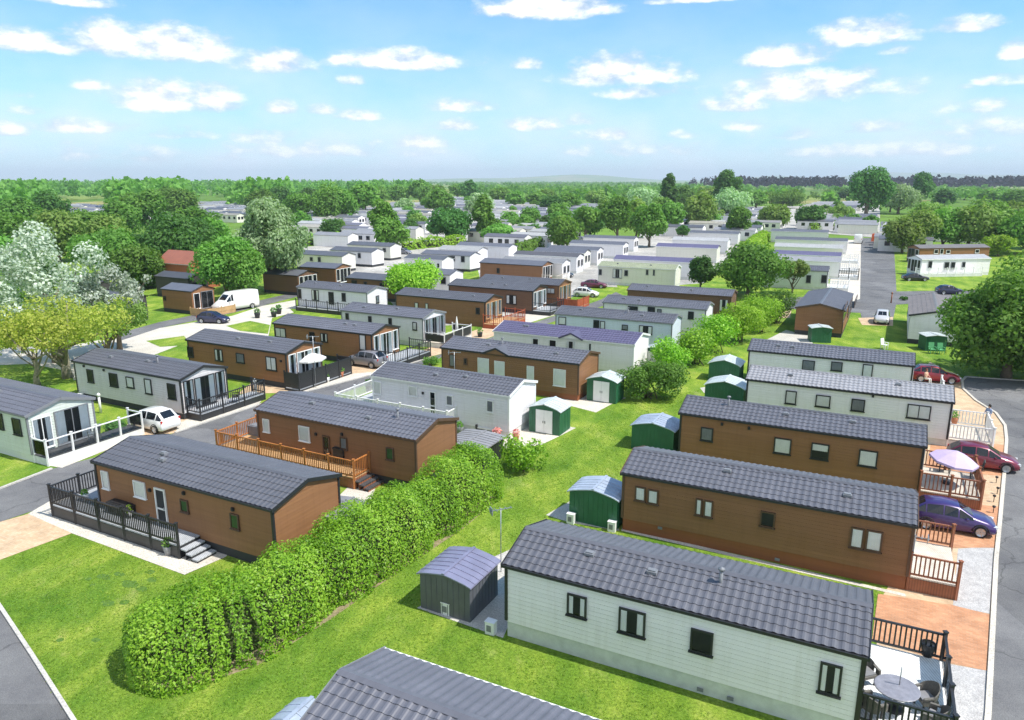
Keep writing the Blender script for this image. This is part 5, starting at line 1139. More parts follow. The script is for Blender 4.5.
def tree_meshes(shape, mat, leaves, size, wid, hgt, seed, bark='bark', lobes=None):
    k = (shape, mat, leaves, size, round(wid), round(hgt), seed)
    if k in PT: return PT[k]
    rng = np.random.default_rng(seed*7+len(shape)*13+leaves)
    L = crown_lobes(rng, shape, lobes or {'round': 46, 'tall': 44, 'spread': 46, 'cone': 44, 'low': 34, 'sparse': 60, 'airy': 64, 'full': 54}[shape])
    S_ = np.array([wid, wid, hgt]); w = np.array([r**2 for _, r in L]); w /= w.sum()
    idx = rng.choice(len(L), leaves, p=w); C = np.array([c for c, _ in L])[idx]; Rr = np.array([r for _, r in L])[idx]
    d = rng.normal(size=(leaves, 3)); d[:, 2] += .25; d /= np.linalg.norm(d, axis=1)[:, None]
    rad = Rr*rng.uniform(.55, 1.12, leaves)
    zs = wid/hgt                      # keep lobes round in metres
    off = d*rad[:, None]; off[:, 2] *= zs if shape != 'low' else 1
    Pn = C+off; Pn[:, 2] = np.maximum(Pn[:, 2], .06)
    lt = rng.uniform(.15, .85, len(L))[idx]
    t_ = .55*lt+.45*rng.uniform(0, 1, leaves)
    Pw = Pn*S_
    V = cards(Pw, np.full(leaves, size), rng, .3, .6, outward=d, jit=.55, droop=1.0 if mat in ('leaf_willow',) else 0)
    cm = leaf_mesh('crown', V, t_, mat)
    mb = MB(); th = hgt*{'round': .45, 'tall': .6, 'spread': .5, 'cone': .8, 'low': .4, 'sparse': .5, 'airy': .55, 'full': .5}[shape]; tr = max(.06, wid*.028)
    bend = [(rng.normal()*.02*wid*i/4, rng.normal()*.02*wid*i/4, th*i/4) for i in range(5)]
    mb.tube(bend, [tr*1.35, tr, tr*.85, tr*.7, tr*.45], 8)
    for j in range(9 if leaves > 2500 else 4):
        c = np.array(L[rng.integers(len(L))][0])*S_; a = Vector(bend[1 + j % 3]); b_ = Vector(c); mid_ = a*.5+b_*.5+Vector((0, 0, -.04*hgt)); mb.tube([a, mid_, b_], [tr*.5, tr*.3, tr*.1], 6)
    tm = mb.mesh('trunk', bark); PT[k] = (tm, cm); return PT[k]
def place_tree(name, cat, label, u, vb, vt, wpx, shape, mat, leaves=1400, size=None, seed=0, bark='bark', group=None, proto=None, rz=None, lobes=None):
    p = at(u, vb); dist = math.hypot(p.x, p.y); d = ray(u, vt); h_ = H+d.z/math.hypot(d.x, d.y)*dist; w_ = wpx*(p.y*cP+(H-0)*sP)/F
    if proto:                                                   # shared meshes, scaled to this tree
        pw, ph = proto; tm, cm = tree_meshes(shape, mat, leaves, size or .7, pw, ph, seed, bark, lobes); sc = (w_/pw, w_/pw, h_/ph)
    else: tm, cm = tree_meshes(shape, mat, leaves, size or .3, w_, h_, seed, bark, lobes); sc = (1, 1, 1)
    root = empty(name, p, rz if rz is not None else random.uniform(0, 6.28), label, cat, group); root.scale = sc
    obj('trunk', tm, root); obj('crown', cm, root); return root
# near and named trees, measured one by one
NT = [
 ('silver_tree','large silver leaved tree with pale grey foliage at the left edge',58,362,224,150,'airy','leaf_silver',10500,.155,1,'bark'),
 ('silver_tree','silver leaved tree beside the black clad lodge, right side of the silver clump',120,352,262,84,'airy','leaf_silver',6500,.155,9,'bark'),
 ('maple_tree','yellow green tree with a thick trunk beside the light grey home',68,378,296,150,'sparse','leaf_yellow',5600,.13,2,'pale_bark'),
 ('maple_tree','thin stemmed yellow green tree on the lawn at the left edge',38,388,308,96,'sparse','leaf_yellow',3200,.125,3,'pale_bark'),
 ('maple_tree','yellow green tree behind the light grey home roof, its branches over the yard',110,366,300,90,'sparse','leaf_olive',4000,.13,23,'bark'),
 ('willow_tree','round pale green willow left of the middle homes',272,292,193,86,'round','leaf_willow',11000,.36,4,'bark'),
 ('ash_tree','leafy mid green tree in front of the willow',228,302,230,72,'round','leaf_mid',6500,.32,5,'bark'),
 ('ash_tree','bright green tree between the red tiled house and the white van',246,304,244,52,'round','leaf_mid',4000,.3,6,'pale_bark'),
 ('ash_tree','broad dark green tree behind the red tiled house',176,272,207,80,'low','leaf_dark',6000,.45,7,'bark'),
 ('ash_tree','dark green tree left of the red tiled house',138,290,243,56,'round','leaf_bush',4200,.38,8,'bark'),
 ('ash_tree','mid green tree at the left end of the red tiled house',151,287,247,44,'full','leaf_bush',3600,.36,40,'bark'),
 ('ash_tree','olive green tree above the silver leaved tree',108,278,222,72,'low','leaf_bush',4500,.45,10,'bark'),
 ('lime_tree','bright lime green round tree in front of the dark brown home',413,303,255,60,'low','leaf_lime',5200,.26,11,'bark'),
 ('round_tree','dense dark green round tree in the middle distance',452,242,205,54,'low','leaf_dark',4200,.6,12,'bark'),
 ('poplar_tree','tall light green tree right of the dark round tree',484,242,192,30,'tall','leaf_mid',3000,.6,13,'bark'),
 ('ash_tree','green tree at the right foot of the tall light green one',499,245,222,34,'low','leaf_mid',2400,.6,14,'bark'),
 ('poplar_tree','pointed green tree left of the dark round tree, over the far homes',384,249,195,38,'tall','leaf_mid',3600,.55,15,'bark'),
 ('ash_tree','green tree at the foot of the pointed tree',392,252,216,34,'low','leaf_mid',2400,.55,16,'bark'),
 ('lime_tree','bright round tree behind the stepped white row',562,249,212,36,'low','leaf_mid',3000,.55,17,'bark'),
 ('round_tree','bright green round tree, larger, right behind the middle row roofs',649,247,200,40,'round','leaf_mid',3800,.55,18,'bark'),
 ('ash_tree','mid green tree between the two bright round trees',617,241,192,42,'round','leaf_bush',3400,.55,19,'bark'),
 ('ash_tree','dark green tree left of the middle row trees',590,238,203,36,'low','leaf_dark',2600,.6,20,'bark'),
 ('oak_tree','large green tree standing by the mown strip, bigger of the twin pair',748,296,239,74,'low','leaf_bush',7000,.32,21,'bark'),
 ('oak_tree','smaller dark tree, left of the twin pair behind the long brown home',700,292,251,34,'round','leaf_dark',3200,.3,22,'bark'),
 ('apple_tree','small forked tree on the grass before the sage white home',792,294,257,34,'spread','leaf_olive',2200,.26,24,'bark'),
 ('sycamore_tree','big dark green tree at the right edge above the entrance road',1006,378,251,144,'full','leaf_mid',24000,.19,25,'bark'),
 ('poplar_tree','tall dark tree standing above the skyline on the right',866,216,163,58,'tall','leaf_dark',5200,.9,26,'bark'),
 ('poplar_tree','tall tree on the skyline right of the darkest tall tree',920,206,168,28,'tall','leaf_dark',2200,1.0,27,'bark'),
 ('poplar_tree','ragged tall tree breaking the skyline at the centre right',726,214,167,38,'tall','leaf_dark',2600,1.0,28,'bark'),
 ('poplar_tree','rounded tall tree on the skyline left of the ragged one',668,216,171,26,'tall','leaf_dark',2200,1.0,29,'bark'),
 ('willow_tree','pale grey green willow beneath the ragged tall tree',733,220,184,46,'low','leaf_willow',2800,.8,30,'bark'),
 ('willow_tree','pale willow left of the rounded skyline tree',645,216,186,40,'low','leaf_willow',2400,.8,31,'bark'),
 ('willow_tree','pale grey willow right of the tall dark tree',898,214,180,44,'low','leaf_willow',2400,.8,32,'bark'),
 ('ash_tree','olive tree among the far homes right of the middle row',699,230,196,36,'low','leaf_olive',2600,.7,33,'bark'),
 ('ash_tree','green tree with an upright crown at the end of the middle row',738,240,205,34,'tall','leaf_bush',2600,.6,34,'bark'),
 ('ash_tree','brownish olive tree among the far homes near the distant row',776,230,201,36,'low','leaf_olive',2600,.7,35,'bark'),
 ('round_tree','dark round tree just behind the distant row',809,229,203,32,'low','leaf_dark',2600,.65,36,'bark'),
 ('ash_tree','small olive tree among white homes beside the distant road',840,222,202,28,'low','leaf_olive',1800,.7,37,'bark'),
 ('ash_tree','broad tree over the far wooded edge right of centre',780,208,188,50,'low','leaf_bush',2400,.8,38,'bark'),
 ('lime_tree','bright round bush like tree at the end of the long brown home on the right',998,256,232,34,'low','leaf_lime',2200,.4,39,'bark'),
]
for i, (nm, lab, u, vb, vt, w_, sh, mt, lv, sz, sd_, bk) in enumerate(NT): place_tree(nm, 'tree', lab, u, vb, vt, w_, sh, mt, int(lv*(1.9 if sz > .25 else 1)), sz*(.7 if sz > .25 else 1), sd_, bk, rz=0)
# row of olive trees on the right
for i, (u, vb, vt, w_, mt) in enumerate([(902,253,212,40,'leaf_olive'),(912,250,205,44,'leaf_olive'),(942,249,203,46,'leaf_mid'),(968,250,199,46,'leaf_olive'),(996,250,202,50,'leaf_olive'),(1024,254,204,52,'leaf_mid'),(926,240,198,40,'leaf_olive'),(984,238,194,44,'leaf_mid'),(1014,236,195,40,'leaf_olive'),(1054,250,200,60,'leaf_olive')]):
    place_tree('field_maple', 'tree', 'olive green tree in the thick row above the long brown home on the right', u, vb, vt, w_, 'low', mt, 5000, .36, 40+i % 4, proto=(10, 10), group='olive trees on the right')
# individual trees of the wooded left and of the far park, meshes shared by kind
PROT = [('low', 'leaf_bush'), ('low', 'leaf_dark'), ('round', 'leaf_mid'), ('low', 'leaf_mid'), ('tall', 'leaf_dark'), ('round', 'leaf_bush'), ('low', 'leaf_olive'), ('low', 'leaf_willow')]
rr = random.Random(5)
LEFT = [(8,300,232,60),(14,262,208,54),(30,276,228,50),(60,262,206,56),(92,250,206,50),(20,238,190,46),(52,232,188,40),(126,240,196,42),(150,236,186,50),(112,258,212,44),(134,228,190,34),(196,246,200,52),(180,222,186,40),(216,262,214,44),(262,218,184,34),(300,222,190,34),(326,224,187,34),(344,222,182,32),(282,212,184,32),(166,214,184,30),(312,210,184,28),(360,212,184,28),(-20,290,215,66),(-40,320,230,70),(-30,250,195,50),(40,300,250,46),(2,330,262,50)]
for i, (u, vb, vt, w_) in enumerate(LEFT):
    sh, mt = PROT[rr.choice([0,0,1,2,3,5,0,6])]
    place_tree('woodland_tree', 'tree', 'green woodland tree in the thick belt of trees on the far left', u, vb, vt, w_, sh, mt, 5200, .38, 50+i % 3, proto=(10, 11), group='trees of the left hand wood')
MID = [(300,206,190,24),(376,206,184,26),(398,204,182,26),(420,204,178,28),(436,202,184,24),(470,204,178,26),(458,200,183,24),(500,204,186,26),(516,210,190,24),(536,208,190,24),(548,206,188,22),(568,212,191,28),(596,206,188,24),(610,200,186,20),(634,206,188,26),(684,208,184,26),(706,206,184,26),(756,210,190,26),(792,206,188,26),(830,206,190,24),(846,200,186,22),(742,200,186,22),(944,206,188,28),(964,200,186,24),(990,204,187,26),(1016,208,188,30),(1046,206,186,30),(890,212,190,28),(535,238,222,20),(545,232,214,18),(770,222,206,18),(682,238,224,20),(710,226,210,20),(824,216,204,18),(576,200,188,18),(640,198,187,18),(404,214,196,20),(430,212,194,22),(514,232,216,16),(756,236,220,20),(852,226,212,16),(870,230,214,18),(340,234,224,12),(432,234,222,12),(585,241,204,32),(636,238,195,34),(672,234,200,30),(700,230,189,34),(560,224,200,26),(530,228,205,22),(480,216,190,30),(440,216,186,30),(365,217,181,38),(330,222,181,38),(606,226,196,30),(552,214,194,26),(660,222,194,28)]
for i, (u, vb, vt, w_) in enumerate(MID):
    sh, mt = PROT[rr.choice([0,1,2,3,4,5,6,7,2,3])]
    place_tree('park_tree', 'tree', 'distant green tree scattered among the far rows of white homes', u, vb, vt, w_, sh, mt, 2600, .6, 60+i % 2, proto=(11, 12), group='trees among the far homes')
rq = random.Random(21)
for i, (x0, x1, y0, y1, n_) in enumerate([(300,376,212,240,9),(400,432,208,236,5),(492,560,206,240,11),(660,690,212,232,4),(700,775,212,232,9),(812,862,208,226,5),(430,488,200,210,6),(568,640,204,226,6)]):
    for k in range(n_):
        sh, mt = PROT[rq.choice([0,1,2,3,5,6])]; vb = rq.uniform(y0, y1); hh = (vb-180)*rq.uniform(.22, .42)
        place_tree('park_tree', 'tree', 'distant green tree scattered among the far rows of white homes', rq.uniform(x0, x1), vb, vb-hh, hh*rq.uniform(.8, 1.2), sh, mt, 2600, .6, 60+k % 2, proto=(11, 12), group='trees among the far homes')
# ------------------------------------------------------------------ hedges and bushes
def bush(label, u, vb, vt, wpx, mat, dens=1., size=.1, depth=1., name='bush', group=None, cat='bush', seed=None):
    p = at(u, vb); dist = math.hypot(p.x, p.y); d = ray(u, vt); h_ = max(.5, (H+d.z/math.hypot(d.x, d.y)*(dist+.3*wpx*dist/F)))
    w_ = wpx*(p.y*cP+H*sP)/F; rng = np.random.default_rng(abs(hash(label)) % 9999 if seed is None else seed)
    dirv = Vector((p.x, p.y, 0)).normalized(); c = p+dirv*w_*depth*.5
    root = empty(name, c, 0, label, cat, group); ls = []
    for i in range(22):
        a = rng.uniform(0, 6.28); q = math.sqrt(rng.uniform(0, 1))*.34; ls.append((np.array((math.cos(a)*q*w_, math.sin(a)*q*w_*depth, rng.uniform(.3, .72)*h_)), rng.uniform(.16, .26)*min(w_, h_*1.2)))
    n = int(dens*5.2*w_*max(h_, w_*.6)/(size*size)*.5); w = np.array([r*r for _, r in ls]); w /= w.sum(); idx = rng.choice(len(ls), n, p=w)
    dd = rng.normal(size=(n, 3)); dd /= np.linalg.norm(dd, axis=1)[:, None]
    Pn = np.array([c_ for c_, _ in ls])[idx]+dd*(np.array([r for _, r in ls])[idx]*rng.uniform(.7, 1.08, n))[:, None]
    Pn[:, 2] = np.where(Pn[:, 2] < .05, rng.uniform(.05, .3*h_, n), Pn[:, 2])
    t_ = .5*rng.uniform(.1, .9, len(ls))[idx]+.5*rng.uniform(0, 1, n)
    obj('foliage', leaf_mesh('foliage', cards(Pn, np.full(n, size), rng, .3, .5, outward=dd, jit=.55), t_, mat), root)
    mb = MB()
    for i in range(7): mb.tube([(rng.normal()*.06*w_, rng.normal()*.06*w_, 0), tuple(ls[i*3][0]*.9)], [.05, .015], 6)
    mb.build('stem', 'bark', root); return root
def hedge(label, line, half, hgt, mat, size=.09, dens=1., seed=1, red=None, name='hedge', taper=.9):
    "a clipped but shaggy hedge along a centre line of world points"
    rng = np.random.default_rng(seed); line = [Vector((q[0], q[1], 0)) for q in line]; c = line[len(line)//2].copy(); Ls = [(b-a).length for a, b in zip(line, line[1:])]; tot_ = sum(Ls)
    n = int(dens*tot_*(2*hgt+2*half)/(size*size)*.85)
    s = rng.uniform(-half*.6, tot_+half*.6, n); cum = np.concatenate([[0], np.cumsum(Ls)])
    P0 = np.array([[q.x, q.y] for q in line])
    sc = np.clip(s, 0, tot_-1e-4); k = np.clip(np.searchsorted(cum, sc, 'right')-1, 0, len(Ls)-1); f = (sc-cum[k])/np.array(Ls)[k]
    base = P0[k]+(P0[k+1]-P0[k])*f[:, None]; tg = (P0[k+1]-P0[k])/np.array(Ls)[k][:, None]; nm = np.stack([-tg[:, 1], tg[:, 0]], 1)
    over = (s-sc)/(half*.6)                                         # rounded ends
    ph = rng.uniform(0, 6.28, 6)
    lump = lambda s_, a: .11*np.sin(s_*.85+ph[3])+.10*np.sin(s_*1.9+ph[0]+a)+.07*np.sin(s_*2.9+ph[1]-2*a)+.05*np.sin(s_*4.3+ph[2]+4*a)
    ang = rng.uniform(-.18, math.pi+.18, n)                        # round the section from one foot over the top to the other
    sq = (np.abs(np.cos(ang))**3.4+np.abs(np.sin(ang))**3.4)**(-1/3.4)
    rad = sq*(1+.55*lump(s, ang*1.0))*rng.uniform(.80, 1.04, n)
    e = np.sqrt(np.clip(1-over**2, 0, 1))*.85+.15
    x = np.cos(ang)*half*rad*e; z = np.clip(np.sin(ang)*(hgt-.1)*rad*(.35+.65*e), -.02, None)+rng.uniform(.02, .12, n)
    jn = np.cumsum(rng.uniform(1.7, 2.9, 40)); near_ = np.min(np.abs(s[:, None]-jn[None, :]), 1); gap = np.exp(-(near_/.34)**2); hb = rng.uniform(-.13, .13, 41)[np.searchsorted(jn, s)]
    z = z*(1-.055*gap+.45*hb*(z/hgt)); x = x*(1-.05*gap)                 # single bushes grown together
    x *= np.where(z > hgt*.6, taper+.2*(1-z/hgt), 1)
    Pn = np.zeros((n, 3)); Pn[:, :2] = base+nm*x[:, None]+tg*(over*half*.6)[:, None]; Pn[:, 2] = z; Pn -= np.array([c.x, c.y, 0])
    out = np.zeros((n, 3)); out[:, :2] = nm*np.cos(ang)[:, None]+tg*over[:, None]; out[:, 2] = np.sin(ang)
    big = .5+.5*np.sin(s*1.1+ph[4]+ang)*np.sin(s*2.3+ph[5])
    t_ = .5*big+.5*rng.uniform(0, 1, n)
    root = empty(name, c, 0, label, 'hedge')
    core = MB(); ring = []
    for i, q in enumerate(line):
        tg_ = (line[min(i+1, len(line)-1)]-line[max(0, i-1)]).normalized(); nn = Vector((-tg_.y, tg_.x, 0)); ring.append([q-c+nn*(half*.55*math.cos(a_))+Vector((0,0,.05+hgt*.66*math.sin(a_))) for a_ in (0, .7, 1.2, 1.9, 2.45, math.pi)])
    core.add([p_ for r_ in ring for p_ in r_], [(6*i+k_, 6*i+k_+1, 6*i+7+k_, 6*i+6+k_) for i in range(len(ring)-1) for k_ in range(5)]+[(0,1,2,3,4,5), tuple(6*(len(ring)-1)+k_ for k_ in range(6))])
    core.build('shade_core', 'shade_core', root)  # solid dark core, inner shade painted in behind the leaves
    obj('foliage', leaf_mesh('foliage', cards(Pn, np.full(n, size), rng, .25, .5, outward=out, jit=.5), t_, mat), root)
    mb = MB()
    for i in range(int(tot_/.8)):
        q = i*.8; k_ = min(len(Ls)-1, int(np.searchsorted(cum, q, 'right'))-1); a = line[k_].lerp(line[k_+1], (q-cum[k_])/Ls[k_])-c
        for j in range(3): mb.tube([(a.x+rng.uniform(-.1, .1), a.y+rng.uniform(-.1, .1), 0), (a.x+rng.uniform(-.4, .4)*half, a.y+rng.uniform(-.4, .4)*half, hgt*.7)], [.04, .015], 5)
    mb.build('stem', 'bark', root)
    return root
front = [at(168, 694), at(258, 662), at(330, 616), at(400, 568), at(460, 528), at(498, 497)]
def offs(pts, d):
    o_ = []
    for i, p in enumerate(pts):
        t_ = (pts[min(i+1, len(pts)-1)]-pts[max(0, i-1)]).normalized(); o_.append(p+Vector((-t_.y, t_.x, 0))*d)
    return o_
def smooth(pts, k=5):
    o_ = []
    for i in range(len(pts)-1):
        p0, p1, p2, p3 = pts[max(0, i-1)], pts[i], pts[i+1], pts[min(len(pts)-1, i+2)]
        for j in range(k):
            q = j/k; o_.append(.5*((2*p1)+(p2-p0)*q+(2*p0-5*p1+4*p2-p3)*q*q+(3*p1-p0-3*p2+p3)*q**3))
    return o_+[pts[-1]]
HL = smooth(offs(front, 1.5))
hedge('tall bright green laurel hedge running diagonally beside the brown homes', HL, 1.6, 2.55, 'leaf_laurel', .06, 1.7, 3)
bush('round green bush standing alone at the far end of the tall hedge', 523, 479, 437, 46, 'leaf_laurel', 1.3, .09, seed=5)
bush('reddish brown leaved shrub growing out of the tall hedge', 334, 560, 516, 36, 'leaf_olive', .8, .08, seed=6)
bush('low broad dark bush beside the white doored green shed', 650, 407, 358, 82, 'leaf_bush', 1.5, .11, .8, seed=7)
for i, (u, vb, vt, w_, mt, lab) in enumerate([(670,380,338,50,'leaf_laurel','bright bush behind the low broad dark bush'),(695,370,328,48,'leaf_laurel','dark green bush second in the line beside the mown strip'),(716,357,313,46,'leaf_laurel','green bush third in the line beside the mown strip'),(739,347,299,50,'leaf_lime','yellow green conifer bush fourth in the line beside the mown strip'),(758,336,292,46,'leaf_lime','green bush fifth in the line, before the end on brown home'),(774,327,288,44,'leaf_bush','last dark bush in the line, nearest the forked tree')]): bush(lab, u, vb, vt, w_, mt, 1.4, .12, seed=20+i)
bush('small clipped dark bush at the corner of the distant road', 904, 301, 296.5, 11, 'leaf_dark', 1.2, .14, seed=31)
bush('low shrubs in front of the brown home with the small gable', 432, 368, 356, 22, 'leaf_mid', 1., .09, seed=32); bush('green shrub on the glass sided deck beside the white car', 118, 436, 419, 34, 'leaf_dark', 1., .09, .5, seed=33)
def pxhedge(label, pts, half, hgt, mat, size, seed): hedge(label, [at(*q) for q in pts], half, hgt, mat, size, 1.1, seed)
pxhedge('lime green hedge in front of the far white homes, left of the pointed tree', [(300,246),(330,243),(366,240)], 1.6, 2.6, 'leaf_lime', .4, 41); pxhedge('lime green hedge below the dark round tree', [(404,250),(432,247),(462,244)], 1.5, 2.4, 'leaf_lime', .4, 42)
pxhedge('lime hedge behind the distant row beside the road', [(812,230),(850,229),(866,228)], 1.5, 2.4, 'leaf_lime', .4, 43); pxhedge('green hedge at the left end of the stepped white row', [(512,256),(534,249),(552,243)], 1.4, 2.4, 'leaf_mid', .4, 44); pxhedge('lime hedge between the middle row and the distant row', [(742,262),(752,248),(764,240)], 1.6, 2.4, 'leaf_lime', .4, 45)
# ------------------------------------------------------------------ the far homes, in rows on the park grid
roof_mat('cream_roof', (.34, .32, .27))
def far_home(roof, wall, seed):
    root = empty('holiday_home', (0,0,0)); mb = MB()
    hw, L, ze, zr = 1.9, 11., 2.8, 3.4
    mb.add([(-L/2,-hw,0),(L/2,-hw,0),(L/2,hw,0),(-L/2,hw,0),(-L/2,-hw,ze),(L/2,-hw,ze),(L/2,hw,ze),(-L/2,hw,ze),(-L/2,0,zr-.04),(L/2,0,zr-.04)], [(0,1,5,4),(2,3,7,6),(1,2,6,9,5),(3,0,4,8,7)])
    obj('wall', mb.mesh('wall', wall), root)
    mb = MB()
    for s in (-1, 1): mb.add([(-L/2-.1,s*(hw+.1),ze),(L/2+.1,s*(hw+.1),ze),(L/2+.1,0,zr+.05),(-L/2-.1,0,zr+.05)], [(0,1,2,3) if s < 0 else (3,2,1,0)]); mb.box((0,s*(hw+.06),ze-.05),(L+.1,.06,.1))
    obj('roof', mb.mesh('roof', roof), root)
    r_ = random.Random(seed)
    wm = MB(); wm.box((0,0,0),(1.1,.06,1.))
    wmesh = wm.mesh('window', 'dark_glass')
    for x in (-4, -1.5, 1.2, 3.8): obj('window', wmesh, root, (x+r_.uniform(-.5,.5), -hw-.02, 1.8))
    obj('window', wmesh, root, (L/2+.02, -.8, 1.7), math.pi/2); obj('window', wmesh, root, (L/2+.02, .8, 1.7), math.pi/2)
    KIDS[root] = [c for c in bpy.data.objects if c.parent == root]
    return root
FP = [far_home(a, b_, i) for i, (a, b_) in enumerate([('slate_roof', 'white_cladding'), ('pale_slate_roof', 'cream_cladding'), ('lilac_slate_roof', 'white_cladding'), ('white_roof', 'white_cladding'), ('pale_slate_roof', 'white_cladding'), ('cream_roof', 'cream_cladding')])]
used = set()
REG = [((296,378,205,240), 'tiny white or grey roofed home in the packed far rows left of the pointed tree', 'far homes left of the pointed tree'),
       ((398,430,204,238), 'tiny pale home in the far rows between the pointed tree and the dark round tree', 'far homes left of the dark round tree'),
       ((488,562,202,242), 'tiny pale home in the far rows right of the tall light green tree', 'far homes right of the tall light green tree'),
       ((72,128,206,224), 'tiny white home glimpsed over the trees on the far left', 'far homes over the left trees'), ((205,246,203,217), 'tiny white roof in the gap between the left trees and the willow', 'far homes behind the willow'),
       ((430,488,198,212), 'tiny white home beyond the dark round tree, near the fields', 'far homes near the fields'), ((568,600,206,222), 'tiny white home glimpsed between the middle trees', 'far homes between the middle trees'),
       ((660,690,207,232), 'tiny white home behind the bright round tree', 'far homes behind the bright round tree'), ((700,775,210,233), 'tiny white home behind the middle row, among the olive trees', 'far homes among the olive trees'),
       ((812,862,203,228), 'tiny white home beyond the distant row beside the dark tall tree', 'far homes beyond the distant row'), ((895,960,226,243), 'tiny white home half hidden under the row of olive trees', 'far homes under the olive trees')]
rr = random.Random(11)
def pj(p):
    d = p-Vector((0,0,H)); ff = d.y*cP-d.z*sP; return CX+F*d.x/ff, CY-F*(d.y*sP+d.z*cP)/ff
cand = []
for i in range(-60, 60):
    for j in range(8, 125):
        p = ax*(i*13.8+(j % 2)*1.5)+ay*(j*7.2)+Vector((rr.uniform(-.8,.8), rr.uniform(-.8,.8), 0))
        if p.y < 150: continue
        u, v = pj(p+Vector((0,0,2)))
        for (x0, x1, y0, y1), lab, grp in REG:
            if x0 < u < x1 and y0 < v < y1 and rr.random() < .8: cand.append((p.y, p, lab, grp)); break
cand.sort(key=lambda q: q[0])
for k, (_, p, lab, grp) in enumerate(cand[:285]):
    q = rr.randrange(len(FP)) if k >= len(FP) else k; src = FP[q]
    o = src if q not in used else copy_tree(src); used.add(q)
    o.location = p; o.rotation_euler = (0, 0, AX+rr.choice((0, 0, 0, math.pi))); tag(o, lab, 'holiday home', grp)
mb = MB()                                                        # the farthest rows, a few pixels each
for _, p, lab, grp in cand[285:]:
    M_ = Matrix.Translation(p) @ Matrix.Rotation(AX, 4, 'Z'); hw, L, ze, zr = 1.9, 11., 2.8, 3.4; k = rr.choice((1, 1, 2))
    mb.add([M_ @ Vector(q) for q in [(-L/2,-hw,0),(L/2,-hw,0),(L/2,hw,0),(-L/2,hw,0),(-L/2,-hw,ze),(L/2,-hw,ze),(L/2,hw,ze),(-L/2,hw,ze),(-L/2,0,zr-.04),(L/2,0,zr-.04)]], [(0,1,5,4),(2,3,7,6),(1,2,6,9,5),(3,0,4,8,7)], 0)
    for s in (-1, 1): mb.add([M_ @ Vector(q) for q in [(-L/2-.1,s*(hw+.1),ze),(L/2+.1,s*(hw+.1),ze),(L/2+.1,0,zr+.05),(-L/2-.1,0,zr+.05)]], [(0,1,2,3) if s < 0 else (3,2,1,0)], k)
    for x in (-3.5, 0, 3.2): mb.box(None, (1.1, .08, 1.), 3, M=M_ @ Matrix.Translation((x, -hw-.02, 1.8)))
tag(mb.build('far_holiday_homes', ('white_cladding', 'pale_slate_roof', 'white_roof', 'dark_glass')), 'farthest rows of tiny pale holiday homes near the horizon', 'holiday homes', kind='stuff')
# ------------------------------------------------------------------ far woods, fields and hills
def wood_mass(name, spots, mat, size, per, hrange, seed, wr=(7, 12)):
    rng = np.random.default_rng(seed); Ps = []; T = []
    for (x, y) in spots:
        h_ = rng.uniform(*hrange); w_ = rng.uniform(*wr); d = rng.normal(size=(per, 3)); d[:, 2] = np.abs(d[:, 2])*1.; d /= np.linalg.norm(d, axis=1)[:, None]
        q = d*np.array([w_/2, w_/2, h_*.62])*rng.uniform(.75, 1.05, per)[:, None]; q[:, 2] += h_*.34; q[:, :2] += (x, y); Ps.append(q); T.append(np.full(per, rng.uniform(.1, .9))*.6+.4*rng.uniform(0, 1, per))
    Pn = np.concatenate(Ps); V = cards(Pn, np.full(len(Pn), size), rng, .5, .8)
    o = obj(name, leaf_mesh(name, V, np.concatenate(T), mat)); o['kind'] = 'stuff'; return o
rng = np.random.default_rng(3)
def scatter(n, u0, u1, d0, d1):
    out = []
    for i in range(n):
        u = rng.uniform(u0, u1); d = math.sqrt(rng.uniform(d0*d0, d1*d1)); out.append(((u-CX)/F*d*1.03, d))
    return out
tag(wood_mass('woodland', scatter(1500, -200, 300, 560, 1700)+scatter(330, -200, 70, 330, 570)+scatter(130, 132, 204, 360, 570)+scatter(90, 250, 300, 400, 570)+scatter(420, 280, 430, 620, 1700), 'leaf_mid', 1.6, 46, (8, 18), 1), 'belt of mixed green woodland along the left horizon', 'wood')
tag(wood_mass('far_woodland', scatter(420, 400, 640, 1000, 3200)+scatter(520, 640, 1200, 420, 2200)+scatter(160, 480, 700, 500, 1100), 'leaf_mid', 2., 40, (6, 11), 2, (8, 18)), 'scattered hedgerow trees and copses on the far fields', 'wood')
tag(wood_mass('hedgerow', [(x, y) for y in (620, 800, 1010, 1400) for x in np.arange(-.3*y, .95*y, 14) if math.sin(x*.013+y) > -.2], 'leaf_olive', 1.7, 26, (4, 7), 4, (9, 15)), 'hedgerows between the far fields', 'hedge')
leaf_mat('leaf_conifer', [(.035, .03, .045), (.05, .042, .06), (.065, .055, .07)], .1, .8, .1)
tag(wood_mass('conifer_wood', [(x+rng.normal()*8, y+rng.normal()*20) for x in np.arange(330, 1500, 7.) for y in (1190, 1250, 1330)], 'leaf_conifer', 2.6, 34, (18, 24), 5, (10, 15)), 'dark purplish conifer plantation on the right horizon', 'wood')
def hills(name, D, pts, mat):
    mb = MB(); n = len(pts); vs = []
    for (u, v) in pts:
        x = (u-CX)/F*D*1.03; z = H+(HZ-v)/F*D*1.03
        vs += [(x, D-1600, 0), (x, D-700, z*.55), (x, D, z), (x, D+900, 0)]
    fs = [(4*i+k, 4*i+4+k, 4*i+5+k, 4*i+1+k) for i in range(n-1) for k in range(3)]
    mb.add(vs, fs, 0, True); o = mb.build(name, mat); o['kind'] = 'structure'
def ridge(u0, u1, step, base, amp, seed):
    r_ = random.Random(seed); ph = [r_.uniform(0, 6.28) for _ in range(4)]; out = []; u = u0
    while u <= u1:
        out.append((u, base-amp*(.5+.5*math.sin(u*.017+ph[0]))*(.6+.4*math.sin(u*.043+ph[1]))-.25*amp*math.sin(u*.11+ph[2]))); u += step
    return out
